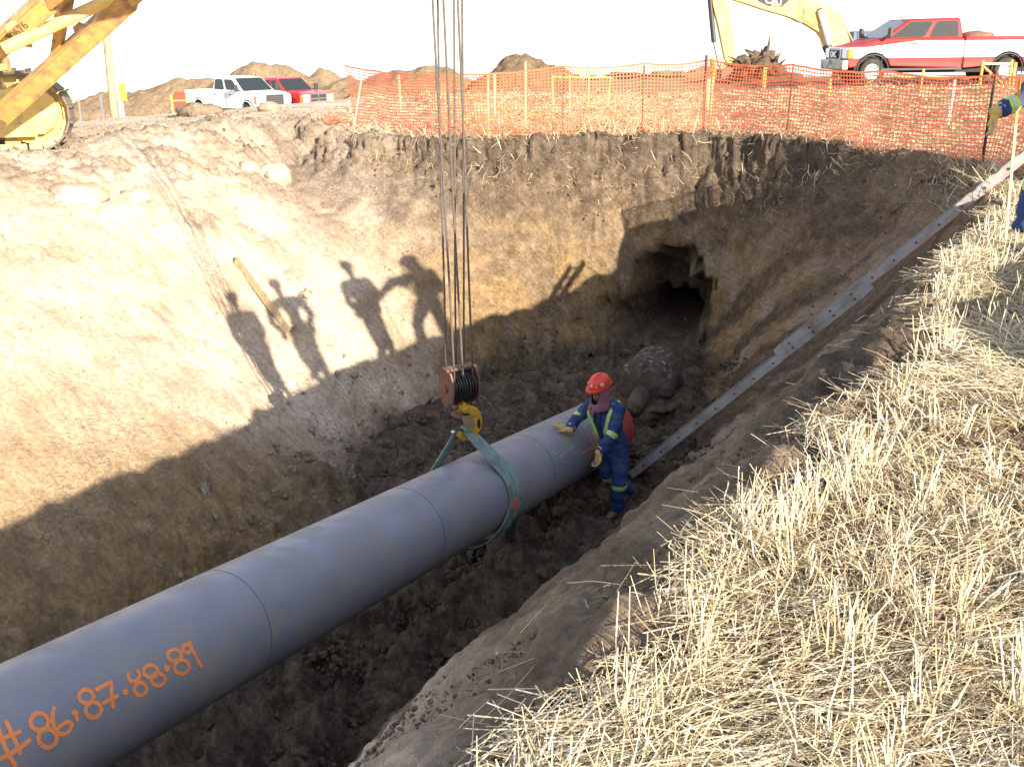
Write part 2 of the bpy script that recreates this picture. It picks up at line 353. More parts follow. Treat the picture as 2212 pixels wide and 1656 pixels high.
CAVE_T = np.array([.42, .905]); CAVE_N = np.array([.905, -.42])
def sculpt(x, y):
    h, k = base(x, y)
    e = .03
    hx, _ = base(x + e, y); hy, _ = base(x, y + e)
    gx = (hx - h) / e; gy = (hy - h) / e
    sl = np.sqrt(gx * gx + gy * gy); cl = np.minimum(1, 1.6 / (sl + 1e-9)); gx = gx * cl; gy = gy * cl
    nn = 1 / np.sqrt(1 + gx * gx + gy * gy); nx, ny, nz = -gx * nn, -gy * nn, nn
    wall = k['p'] * (1 - k['inF'] * 1.0); flo = k['inF'] * 1.0
    lip = smooth(.9, .1, np.abs(k['sd'])) 
    near = smooth(40, 25, k['r'])
    X, Y, Z = x, y, h
    coarse = fbm(X / .5, Y / .5, Z / .5, 4, 41, .55)
    fine = fbm(X / .11, Y / .11, Z / .11, 3, 51, .6)
    clod = fbm(X / .16, Y / .16, Z / .16, 3, 61, .5, True)
    # strokes left by the bucket: long down-slope on the far wall, along the slope on the near one
    a = X * CAVE_N[0] + Y * CAVE_N[1]
    rake = fbm((a + .7 * Z) / .09, Z / 1.4, Y / 2.5, 2, 71)
    along = X * TD[0] + Y * TD[1]
    rake2 = fbm((along + .55 * Z) / 1.5, Z / .12, X / .9, 3, 81)
    d = near * (.02 * coarse + .006 * fine)
    d = d + k['wf'] * wall * (.045 * coarse + .018 * rake * smooth(-.3, .5, fbm(X / 1.2, Y / 1.2, Z / 1.2, 2, 91)) + .012 * fine + .02 * clod * smooth(.0, .6, coarse))
    nr_ = smooth(9, 5, Y)
    d = d + k['wr'] * wall * (.045 * coarse + (.035 + .02 * nr_) * rake2 + (.012 + .008 * nr_) * fine + (.022 + .03 * nr_) * clod * smooth(-.1, .5, fbm(X / .6, Y / .6, Z / .6, 2, 97)))
    # broad slump ridges on the right wall beyond the ladder
    d = d + k['wr'] * wall * smooth(-1, 3, k['s']) * .07 * fbm(along / .7 + Z * .6, Z / 2.2, 0, 2, 95)
    crk = smooth(.86, .99, 1 - np.abs(fbm(X / .8 + .4 * coarse, (Y + Z) / .6, Z / .8, 3, 311)))
    d = d + k['wl'] * wall * (.04 * coarse + .008 * fine - .035 * crk * smooth(-.1, .5, fbm(X / 1.6, Y / 1.6, 0, 2, 313)) + .03 * clod * smooth(.15, .8, fbm(X / .9, Y / .9, 0, 3, 101)))
    d = d + flo * (.085 * fbm(X / .22, Y / .22, 0, 3, 111, .6) + .05 * clod + .05 * coarse)
    tal = smooth(.80, .95, k['t']) * (1 - flo); d = d + tal * (.05 * clod + .05 * coarse)
    d = d + lip * near * (k['r'] > 5) * (.06 * clod + .03 * coarse) * (1 - .6 * k['wr'] - .75 * k['wl'])
    d = d + lip * near * (k['wr']) * .05 * coarse + lip * near * k['wf'] * wall * (.05 * coarse + .03 * fine)
    # churned band of soil along the left bank and tracks
    az = k['az']; churn = smooth(R(-7), R(-12), az) * smooth(15.0, 17.0, k['r']) * smooth(27, 21, k['r']) * (1 - k['p'])
    churn2 = smooth(.0, .7, fbm(X / .7, Y / .5, 0, 4, 121, .7))
    d = d + churn * churn2 * (.06 * clod + .04 * coarse)
    d = np.where(k['r'] < 1.6, d * .3, d)
    px, py, pz = X + nx * d, Y + ny * d, Z + nz * d
    # the bored hole in the end wall: an outer recess and the dark bore inside it
    def push(px, py, pz, cx, cy, cz, hw, hh, depth, exp, wob):
        a = (px - cx) * CAVE_N[0] + (py - cy) * CAVE_N[1]; b = pz - cz
        q = np.sqrt((a / hw) ** 2 + (b / hh) ** 2) + wob * fbm(px / .4, py / .4, pz / .4, 3, 131)
        along = (px - cx) * CAVE_T[0] + (py - cy) * CAVE_T[1]
        w = (1 - smooth(exp, 1.0, q)) * smooth(-2.4, -1.2, along) * (k['sd'] > .2)
        w = w * smooth(-3.62, -3.2, pz)
        dd = w * depth + 0 * q
        return px + CAVE_T[0] * dd, py + CAVE_T[1] * dd, pz, w
    cv = CAVE
    wsum = 0
    for c in cv:
        px, py, pz, w = push(px, py, pz, *c); wsum = wsum + w
    # soil classes: R dark topsoil, G ochre clay, B pale clay, A damp floor mud and the painted shade of the bore
    hb = h + .12 * k['n1'] + .05 * k['n2']
    st = fbm(along / .55 + .35 * Z, Z / 2.4, 0, 3, 301); sts = fbm(X / .5, Y / .5, Z / .5, 3, 305)
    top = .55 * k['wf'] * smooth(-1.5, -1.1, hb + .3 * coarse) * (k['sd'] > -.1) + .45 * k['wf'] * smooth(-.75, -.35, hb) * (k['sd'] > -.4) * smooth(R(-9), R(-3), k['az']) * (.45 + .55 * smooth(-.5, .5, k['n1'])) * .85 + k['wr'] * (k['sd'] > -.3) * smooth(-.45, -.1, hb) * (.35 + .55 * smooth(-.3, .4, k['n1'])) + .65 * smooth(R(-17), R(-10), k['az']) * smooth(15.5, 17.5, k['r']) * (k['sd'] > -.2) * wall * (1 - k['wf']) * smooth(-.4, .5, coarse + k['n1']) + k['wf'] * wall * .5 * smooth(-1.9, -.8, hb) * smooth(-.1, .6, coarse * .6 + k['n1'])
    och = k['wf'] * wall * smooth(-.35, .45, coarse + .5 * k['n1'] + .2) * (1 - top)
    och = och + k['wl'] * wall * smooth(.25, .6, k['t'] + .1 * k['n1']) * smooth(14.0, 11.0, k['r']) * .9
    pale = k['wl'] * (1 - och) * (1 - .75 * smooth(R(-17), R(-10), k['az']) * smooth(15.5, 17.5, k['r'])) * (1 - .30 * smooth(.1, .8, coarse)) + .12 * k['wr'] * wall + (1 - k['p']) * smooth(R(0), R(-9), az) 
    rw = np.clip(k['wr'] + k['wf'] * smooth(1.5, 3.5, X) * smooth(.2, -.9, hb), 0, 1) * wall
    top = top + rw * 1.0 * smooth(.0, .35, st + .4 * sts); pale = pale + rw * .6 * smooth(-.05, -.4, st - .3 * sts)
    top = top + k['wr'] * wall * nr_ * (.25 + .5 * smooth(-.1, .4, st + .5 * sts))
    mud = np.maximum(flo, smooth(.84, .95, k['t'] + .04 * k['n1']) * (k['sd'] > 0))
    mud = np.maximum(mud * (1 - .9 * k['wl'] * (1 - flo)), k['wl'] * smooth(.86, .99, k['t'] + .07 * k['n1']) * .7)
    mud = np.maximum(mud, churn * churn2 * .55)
    mud = np.maximum(mud, np.clip(wsum * 1.2, 0, 1))  # recess and bore tinted dark here: their shade put into the soil colour
    colr = np.stack([np.clip(top, 0, 1), np.clip(och, 0, 1), np.clip(pale, 0, 1), np.clip(mud, 0, 1)], 1)
    return px, py, pz, colr, k
CAVE = [(2.6, 17.2, -3.25, .95, 1.3, 1.45, .45, .24), (3.12, 18.6, -3.42, .56, .66, 3.4, .75, .12)]

def soil_material(name, bumpk=1.0):
    m = bpy.data.materials.new(name); m.use_nodes = True; n = m.node_tree.nodes; l = m.node_tree.links
    b = n['Principled BSDF']; b.inputs['Roughness'].default_value = .93; b.inputs['Specular IOR Level'].default_value = .15
    tc = n.new('ShaderNodeTexCoord'); at = n.new('ShaderNodeAttribute'); at.attribute_name = 'soil'
    sp = n.new('ShaderNodeSeparateColor'); l.new(at.outputs['Color'], sp.inputs[0])
    def noise(sc, det=6, ro=.55):
        t = n.new('ShaderNodeTexNoise'); t.inputs['Scale'].default_value = sc; t.inputs['Detail'].default_value = det; t.inputs['Roughness'].default_value = ro
        l.new(tc.outputs['Object'], t.inputs['Vector']); return t.outputs[0]
    def ramp(src, stops):
        r = n.new('ShaderNodeValToRGB'); e = r.color_ramp.elements
        while len(e) < len(stops): e.new(.5)
        for i, (p, c) in enumerate(stops): e[i].position = p; e[i].color = (*c, 1)
        l.new(src, r.inputs[0]); return r.outputs[0]
    def mix(f, a, c):
        x = n.new('ShaderNodeMix'); x.data_type = 'RGBA'; l.new(f, x.inputs[0]) if not isinstance(f, float) else setattr(x.inputs[0], 'default_value', f)
        l.new(a, x.inputs[6]); l.new(c, x.inputs[7]); return x.outputs[2]
    n1 = noise(.9, 7, .68); n2 = noise(4.2, 8, .76); n3 = noise(19, 6, .78)
    sx_ = n.new('ShaderNodeSeparateXYZ'); l.new(tc.outputs['Object'], sx_.inputs[0])
    def lin(ax, ay, az_):
        d_ = n.new('ShaderNodeVectorMath'); d_.operation = 'DOT_PRODUCT'; l.new(tc.outputs['Object'], d_.inputs[0]); d_.inputs[1].default_value = (ax, ay, az_); return d_.outputs['Value']
    cv = n.new('ShaderNodeCombineXYZ'); l.new(lin(9.0, 3.0, 8.0), cv.inputs[0]); l.new(lin(-.6, 1.2, .6), cv.inputs[1]); l.new(lin(.5, .2, 1.4), cv.inputs[2])
    stn = n.new('ShaderNodeTexNoise'); stn.inputs['Scale'].default_value = 1.6; stn.inputs['Detail'].default_value = 4; stn.inputs['Roughness'].default_value = .7; l.new(cv.outputs[0], stn.inputs['Vector']); streak = stn.outputs[0]
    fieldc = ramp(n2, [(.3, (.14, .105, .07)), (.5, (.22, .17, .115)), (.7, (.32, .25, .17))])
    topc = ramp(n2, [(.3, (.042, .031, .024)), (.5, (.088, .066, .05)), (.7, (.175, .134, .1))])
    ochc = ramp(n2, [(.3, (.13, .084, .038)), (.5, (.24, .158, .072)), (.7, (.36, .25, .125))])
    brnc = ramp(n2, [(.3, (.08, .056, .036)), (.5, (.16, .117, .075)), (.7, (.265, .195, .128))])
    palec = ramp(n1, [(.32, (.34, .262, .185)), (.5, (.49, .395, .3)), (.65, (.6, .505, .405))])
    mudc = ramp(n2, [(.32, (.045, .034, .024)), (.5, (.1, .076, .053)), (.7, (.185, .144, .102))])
    c = fieldc
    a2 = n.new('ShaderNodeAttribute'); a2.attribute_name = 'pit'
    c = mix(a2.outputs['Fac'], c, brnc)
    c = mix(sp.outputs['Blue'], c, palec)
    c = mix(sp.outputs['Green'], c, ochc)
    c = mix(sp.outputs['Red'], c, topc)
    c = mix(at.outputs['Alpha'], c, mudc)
    # fine speckle of grit and pale stones
    vo = n.new('ShaderNodeTexVoronoi'); vo.inputs['Scale'].default_value = 22; l.new(tc.outputs['Object'], vo.inputs['Vector'])
    mr = n.new('ShaderNodeMapRange'); mr.inputs[1].default_value = .09; mr.inputs[2].default_value = .05; l.new(vo.outputs['Distance'], mr.inputs[0])
    sc_ = n.new('ShaderNodeMath'); sc_.operation = 'MULTIPLY'; l.new(mr.outputs[0], sc_.inputs[0]); sc_.inputs[1].default_value = .35
    st = n.new('ShaderNodeRGB'); st.outputs[0].default_value = (.38, .34, .28, 1)
    c = mix(sc_.outputs[0], c, st.outputs[0])
    def rng(src, a, b_, c_, d_):
        g = n.new('ShaderNodeMapRange'); g.inputs[1].default_value = a; g.inputs[2].default_value = b_; g.inputs[3].default_value = c_; g.inputs[4].default_value = d_; l.new(src, g.inputs[0]); return g.outputs[0]
    def mul(a, b_):
        g = n.new('ShaderNodeMath'); g.operation = 'MULTIPLY'; l.new(a, g.inputs[0])
        if isinstance(b_, float): g.inputs[1].default_value = b_
        else: l.new(b_, g.inputs[1])
        return g.outputs[0]
    def add(a, b_):
        g = n.new('ShaderNodeMath'); g.operation = 'ADD'; l.new(a, g.inputs[0]); l.new(b_, g.inputs[1]); return g.outputs[0]
    f_ = mul(rng(n3, .3, .7, .66, 1.40), rng(streak, .35, .65, .86, 1.12))
    # dark cracks between the crumbs
    vc = n.new('ShaderNodeTexVoronoi'); vc.feature = 'DISTANCE_TO_EDGE'; vc.inputs['Scale'].default_value = 7.5
    wv = n.new('ShaderNodeVectorMath'); wv.operation = 'MULTIPLY_ADD'; nw = n.new('ShaderNodeTexNoise'); nw.inputs['Scale'].default_value = 6; nw.inputs['Detail'].default_value = 3; l.new(tc.outputs['Object'], nw.inputs['Vector'])
    l.new(nw.outputs['Color'], wv.inputs[0]); wv.inputs[1].default_value = (.28, .28, .28); l.new(tc.outputs['Object'], wv.inputs[2]); l.new(wv.outputs[0], vc.inputs['Vector'])
    crack = rng(vc.outputs['Distance'], .0, .045, 0.0, 1.0); cm = rng(n1, .46, .58, 0.0, 1.0)
    cinv = n.new('ShaderNodeMath'); cinv.operation = 'SUBTRACT'; cinv.inputs[0].default_value = 1; l.new(crack, cinv.inputs[1]); ck = mul(cinv.outputs[0], cm)
    cdark = n.new('ShaderNodeMath'); cdark.operation = 'MULTIPLY_ADD'; l.new(ck, cdark.inputs[0]); cdark.inputs[1].default_value = -.35; cdark.inputs[2].default_value = 1
    f_ = mul(f_, cdark.outputs[0])
    vm = n.new('ShaderNodeVectorMath'); vm.operation = 'SCALE'; l.new(c, vm.inputs[0]); l.new(f_, vm.inputs['Scale'])
    l.new(vm.outputs[0], b.inputs['Base Color'])
    n4 = noise(80, 3, .7)
    hs = add(add(mul(n2, 2.4), mul(n3, 1.25)), add(mul(n4, .22), add(mul(streak, .7), mul(ck, -.55))))
    bp = n.new('ShaderNodeBump'); bp.inputs['Strength'].default_value = .6 * bumpk; bp.inputs['Distance'].default_value = .06; l.new(hs, bp.inputs['Height']); l.new(bp.outputs[0], b.inputs['Normal'])
    return m
SOIL = soil_material('excavated_soil')

def make_ground():
    rs = [.25]
    while rs[-1] < 4000:
        r = rs[-1]
        if r < 1.6: st = .08
        elif r < 46: st = .0085 * r
        else: st = .045 * r
        if 13.5 < r < 21: st = .055
        rs.append(r + st)
    rs = np.array(rs)
    a = [-R(44)]
    while a[-1] < R(44): a.append(a[-1] + R(.125))
    fine = np.array(a); co = np.linspace(fine[-1], fine[0] + 2 * math.pi, 70)[1:-1]
    az = np.concatenate([fine, co]); NA = len(az); NR = len(rs)
    RR, AA = np.meshgrid(rs, az, indexing='ij')
    x = (RR * np.sin(AA)).ravel(); y = (RR * np.cos(AA)).ravel()
    px, py, pz, colr, k = sculpt(x, y)
    i = np.arange(NR - 1)[:, None] * NA; j = np.arange(NA)[None, :]; j2 = (j + 1) % NA
    q = np.stack([i + j, i + j2, i + NA + j2, i + NA + j], -1).reshape(-1, 4)[:, ::-1]
    V = np.stack([px, py, pz], 1); V = np.vstack([V, [[0, 0, float(pz[:NA].mean())]]])
    t = np.stack([np.full(NA, NR * NA), j[0], j2[0]], 1)[:, ::-1]
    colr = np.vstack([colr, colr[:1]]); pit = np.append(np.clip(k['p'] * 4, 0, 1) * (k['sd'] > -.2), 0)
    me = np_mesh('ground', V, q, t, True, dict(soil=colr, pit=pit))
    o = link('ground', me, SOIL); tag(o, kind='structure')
    print('ground verts', len(V)); return o
ground = make_ground()
STROKES = {"num":[[[3.164,0.823],[3.152,0.656],[3.15,0.47],[3.17,0.314]],[[3.219,0.83],[3.212,0.636],[3.214,0.412]],[[3.128,0.667],[3.188,0.665],[3.253,0.649]],[[3.098,0.466],[3.163,0.455],[3.235,0.471],[3.286,0.496]],[[3.426,0.589],[3.415,0.554],[3.398,0.533],[3.378,0.529],[3.358,0.543],[3.342,0.571],[3.331,0.611],[3.328,0.655],[3.334,0.698],[3.346,0.732],[3.364,0.754],[3.384,0.759],[3.403,0.746],[3.418,0.717],[3.428,0.677],[3.431,0.632],[3.426,0.589]],[[3.44,0.345],[3.43,0.306],[3.414,0.283],[3.394,0.279],[3.372,0.294],[3.353,0.326],[3.339,0.37],[3.333,0.418],[3.336,0.464],[3.347,0.501],[3.364,0.524],[3.385,0.528],[3.406,0.515],[3.424,0.484],[3.436,0.441],[3.442,0.392],[3.44,0.345]],[[3.489,0.71],[3.455,0.618],[3.442,0.509],[3.45,0.412],[3.478,0.345],[3.519,0.342],[3.554,0.4],[3.55,0.457],[3.512,0.482],[3.47,0.459]],[[3.592,0.545],[3.591,0.492],[3.588,0.442]],[[3.582,0.538],[3.598,0.515]],[[3.738,0.606],[3.728,0.578],[3.712,0.561],[3.695,0.559],[3.677,0.571],[3.662,0.596],[3.652,0.629],[3.649,0.666],[3.654,0.701],[3.665,0.73],[3.681,0.747],[3.699,0.75],[3.716,0.738],[3.73,0.714],[3.739,0.68],[3.742,0.642],[3.738,0.606]],[[3.754,0.394],[3.745,0.361],[3.729,0.342],[3.71,0.339],[3.689,0.353],[3.671,0.381],[3.659,0.419],[3.653,0.461],[3.656,0.501],[3.667,0.533],[3.683,0.552],[3.703,0.556],[3.723,0.543],[3.739,0.515],[3.751,0.478],[3.757,0.435],[3.754,0.394]],[[3.776,0.671],[3.827,0.673],[3.89,0.683],[3.862,0.595],[3.841,0.485],[3.833,0.355]],[[3.782,0.465],[3.828,0.462],[3.879,0.463]],[[3.935,0.479],[3.946,0.438]],[[3.934,0.451],[3.947,0.47]],[[4.009,0.663],[3.992,0.612],[3.997,0.548],[4.029,0.514],[4.069,0.54],[4.086,0.592],[4.072,0.637]],[[4.089,0.346],[4.081,0.317],[4.067,0.299],[4.051,0.295],[4.033,0.306],[4.017,0.33],[4.006,0.363],[4.002,0.399],[4.004,0.435],[4.013,0.463],[4.027,0.481],[4.044,0.485],[4.061,0.475],[4.075,0.452],[4.086,0.42],[4.09,0.382],[4.089,0.346]],[[4.203,0.5],[4.193,0.473],[4.177,0.457],[4.159,0.455],[4.14,0.467],[4.123,0.491],[4.112,0.524],[4.108,0.56],[4.111,0.595],[4.122,0.622],[4.138,0.638],[4.157,0.64],[4.175,0.629],[4.191,0.605],[4.202,0.572],[4.206,0.535],[4.203,0.5]],[[4.236,0.339],[4.228,0.31],[4.213,0.294],[4.195,0.292],[4.175,0.306],[4.156,0.331],[4.143,0.366],[4.137,0.403],[4.139,0.438],[4.149,0.466],[4.164,0.482],[4.183,0.484],[4.202,0.471],[4.219,0.447],[4.231,0.413],[4.238,0.375],[4.236,0.339]],[[4.263,0.473],[4.286,0.485]],[[4.271,0.501],[4.274,0.454]],[[4.413,0.54],[4.403,0.513],[4.386,0.497],[4.367,0.496],[4.347,0.508],[4.329,0.533],[4.318,0.566],[4.314,0.602],[4.318,0.636],[4.329,0.663],[4.346,0.679],[4.366,0.68],[4.385,0.668],[4.402,0.644],[4.413,0.611],[4.417,0.574],[4.413,0.54]],[[4.442,0.33],[4.432,0.295],[4.415,0.275],[4.393,0.272],[4.37,0.286],[4.349,0.316],[4.334,0.356],[4.327,0.4],[4.33,0.441],[4.341,0.474],[4.359,0.494],[4.381,0.497],[4.403,0.484],[4.423,0.456],[4.437,0.417],[4.443,0.372],[4.442,0.33]],[[4.503,0.564],[4.495,0.544],[4.484,0.531],[4.472,0.528],[4.459,0.535],[4.449,0.551],[4.442,0.573],[4.441,0.598],[4.444,0.623],[4.452,0.643],[4.464,0.656],[4.476,0.66],[4.489,0.653],[4.499,0.637],[4.505,0.615],[4.506,0.589],[4.503,0.564]],[[4.513,0.651],[4.509,0.548],[4.513,0.401],[4.535,0.247]]],"arrow":[[[10.833,0.263],[11.078,0.261],[11.35,0.228]],[[11.194,0.716],[11.163,0.41],[11.23,0.204]],[[11.274,0.697],[11.333,0.546],[11.345,0.317]],[[11.326,0.668],[11.303,0.338],[11.35,0.228]],[[11.09,0.318],[11.033,-0.21]],[[11.152,0.287],[11.139,-0.182]]],"chalk":[[[10.11,0.661],[10.2,0.72],[10.17,0.583],[10.233,0.633]],[[10.092,0.585],[10.193,0.591]],[[10.261,0.468],[10.425,0.524],[10.556,0.538],[10.717,0.568]],[[10.261,0.468],[10.298,0.531]],[[10.261,0.468],[10.331,0.437]],[[11.022,0.926],[11.159,1.017],[11.141,0.907],[11.292,0.957]],[[11.141,0.966],[11.206,0.839]],[[10.965,0.878],[11.025,0.869]]]}
# ================================================================== steel pipe hanging in its sling
PP = Vector((-4.525957, 1.851420, -1.657168)); PD = Vector((0.460146, 0.877282, -0.136538)); PA = Vector((0.885575, -0.464496, 0.0)); PU = Vector((0.063421, 0.120915, 0.990635)); PR = .43
def on_pipe(s, ph, lift=.003): return PP + PD * s + (PA * math.cos(ph) + PU * math.sin(ph)) * (PR + lift)
def make_pipe():
    root = empty('steel_pipe', PP + PD * 4.5, 0, 'large bare grey steel pipe with orange spray-painted numbers hanging over the trench floor', 'pipe')
    inv = Matrix.Translation(-root.location)
    def out(mb, name, m, smooth=True, parent=root, **k):
        mb.v = [tuple(inv @ Vector(v)) for v in mb.v]; return mb.build(name, m, parent, smooth, **k)
    n = 96; mb = MB()
    mb.lathe([(-8.0, PR - .012), (-8.0, PR), (-2, PR), (2, PR), (5, PR), (8, PR), (12.45, PR), (12.45, PR - .012)], PP, PD, n)
    out(mb, 'pipe_wall', M['pipe'], 'angle')
    for s in (-4.4, -1.95, .45, 2.85, 5.22, 7.62, 10.05):
        m = MB(); m.lathe([(s - .009, PR - .004), (s - .005, PR + .002), (s, PR + .003), (s + .005, PR + .002), (s + .009, PR - .004)], PP, PD, n, closed=True)
        out(m, 'weld_seam', M['seam'])
    m = MB(); m.lathe([(12.22, PR - .004), (12.22, PR + .006), (12.5, PR + .006), (12.66, PR - .02), (12.82, PR - .1), (12.94, PR - .22), (12.99, .05)], PP, PD, 48)
    out(m, 'end_cap', M['redcap'], 'angle', label='dull red domed cap on the far end of the pipe')
    def strokes(L, w, lift, jit):
        m = MB(); q = random.Random(3)
        for st in L:
            P = []
            for a, b in zip(st[:-1], st[1:]):
                k = max(2, int(math.hypot(a[0] - b[0], (a[1] - b[1]) * PR) / .012))
                P += [(a[0] + (b[0] - a[0]) * i / k, a[1] + (b[1] - a[1]) * i / k) for i in range(k)]
            P.append(st[-1])
            # soften the corners of the hand-drawn line
            for _ in range(3): P = [P[0]] + [((P[i - 1][0] + 2 * P[i][0] + P[i + 1][0]) / 4, (P[i - 1][1] + 2 * P[i][1] + P[i + 1][1]) / 4) for i in range(1, len(P) - 1)] + [P[-1]]
            vs = []; 
            for i, (s, ph) in enumerate(P):
                s0, p0 = P[max(i - 1, 0)]; s1, p1 = P[min(i + 1, len(P) - 1)]
                dx, dy = s1 - s0, (p1 - p0) * PR; L_ = math.hypot(dx, dy) + 1e-9; ww = w * (1 + q.uniform(-jit, jit))
                for k in (-1, 1):
                    vs.append(on_pipe(s - k * dy / L_ * ww / 2, ph + k * dx / L_ * ww / 2 / PR, lift))
            m.add(vs, [(2 * i, 2 * i + 1, 2 * i + 3, 2 * i + 2) for i in range(len(P) - 1)])
            for e in (0, -1):       # round blob where the can started and stopped
                s, ph = P[e]; vs = [on_pipe(s + math.cos(t) * w * .55, ph + math.sin(t) * w * .55 / PR, lift + .0008) for t in [2 * math.pi * j / 10 for j in range(10)]]
                m.add(vs, [tuple(range(10))])
        return m
    out(strokes(STROKES['num'], .025, .0025, .12), 'painted_number', M['spray'], False, label='orange hand-sprayed "#86,87.88.89"')
    out(strokes(STROKES['arrow'], .020, .0025, .2), 'painted_arrow', M['spray'], False, label='orange sprayed arrow near the far end')
    out(strokes(STROKES['chalk'], .008, .0025, .3), 'chalk_mark', M['chalk'], False, label='faint white chalk scribbles near the far end')['kind'] = 'stuff'
    return root
pipe = make_pipe()

# ------------------------------------------------------------------ sling, hook block, ropes
SS = 8.95
HK = at_depth(1000, 932, 10.35)            # where the sling sits in the hook
def make_sling():
    root = empty('lifting_sling', HK, 0, 'faded green web lifting sling looped under the pipe and over the yellow hook', 'sling')
    C0 = PP + PD * SS; hv = HK - C0; h = math.hypot(hv.dot(PA), hv.dot(PU)); ha = math.atan2(hv.dot(PU), hv.dot(PA)); off = hv.dot(PD)
    rr = PR + .018; th = math.acos(rr / h)
    def strap(name, side, w, ds, hook_off, a_end):
        # leg from hook to tangent point, then round the pipe
        a0 = ha + side * th; pts = []
        P0 = HK + hook_off; T = C0 + PD * ds + (PA * math.cos(a0) + PU * math.sin(a0)) * rr
        for i in range(7): t = i / 7; pts.append((P0.lerp(T, t), PA * math.cos(a0) + PU * math.sin(a0)))
        a = a0
        while (a - a_end) * side < 0:
            n = PA * math.cos(a) + PU * math.sin(a)
            low = max(0, -math.sin(a)); sag = .05 * low ** 2
            pts.append((C0 + PD * (ds - .20 * low * (1 if side < 0 else 1)) + n * (rr + sag), n)); a += side * R(7)
        m = MB(); vs = []
        for i, (p, n) in enumerate(pts):
            d = (pts[min(i + 1, len(pts) - 1)][0] - pts[max(i - 1, 0)][0]).normalized(); s = d.cross(n).normalized(); n2 = s.cross(d).normalized()
            if n2.dot(n) < 0: n2 = -n2
            for a_, b_ in ((-1, -.55), (-.6, -1), (.6, -1), (1, -.55), (1, .55), (.6, 1), (-.6, 1), (-1, .55)): vs.append(p + s * a_ * w / 2 + n2 * b_ * .012 - HK)
        k = 8; m.add(vs, [(i * k + j, i * k + (j + 1) % k, (i + 1) * k + (j + 1) % k, (i + 1) * k + j) for i in range(len(pts) - 1) for j in range(k)] + [tuple(range(k)), tuple(reversed(range((len(pts) - 1) * k, len(pts) * k)))])
        return m.build(name, M['sling'], root, 'angle')
    strap('strap', -1, .14, .02, PA * .03 + Vector((0, 0, .03)), R(-200))
    strap('strap', -1, .13, .17, PA * .06 + PD * .05 + Vector((0, 0, .0)), R(-200))
    strap('strap', 1, .2, -.26, PA * -.03 + Vector((0, 0, .03)), R(200))
    # the bight over the hook
    m = MB(); m.tube([HK + PA * x + Vector((0, 0, z)) - HK for x, z in ((-.06, .0), (-.035, .045), (0, .06), (.035, .05), (.06, .01))], [(.05, .02)] * 5, 8); m.build('eye', M['sling'], root, True)
    a = ha - th - R(42); m = MB(); P = on_pipe(SS + .05, a, .034); nn = (P - (PP + PD * (SS + .05))).normalized(); t = PD.cross(nn)
    m.box(P - HK, (.075, .11, .012), rot=Matrix((PD, t, nn)).transposed()); m.build('sling_tag', M['tagm'], root, label='orange tag stitched on the sling')
    return root
make_sling()

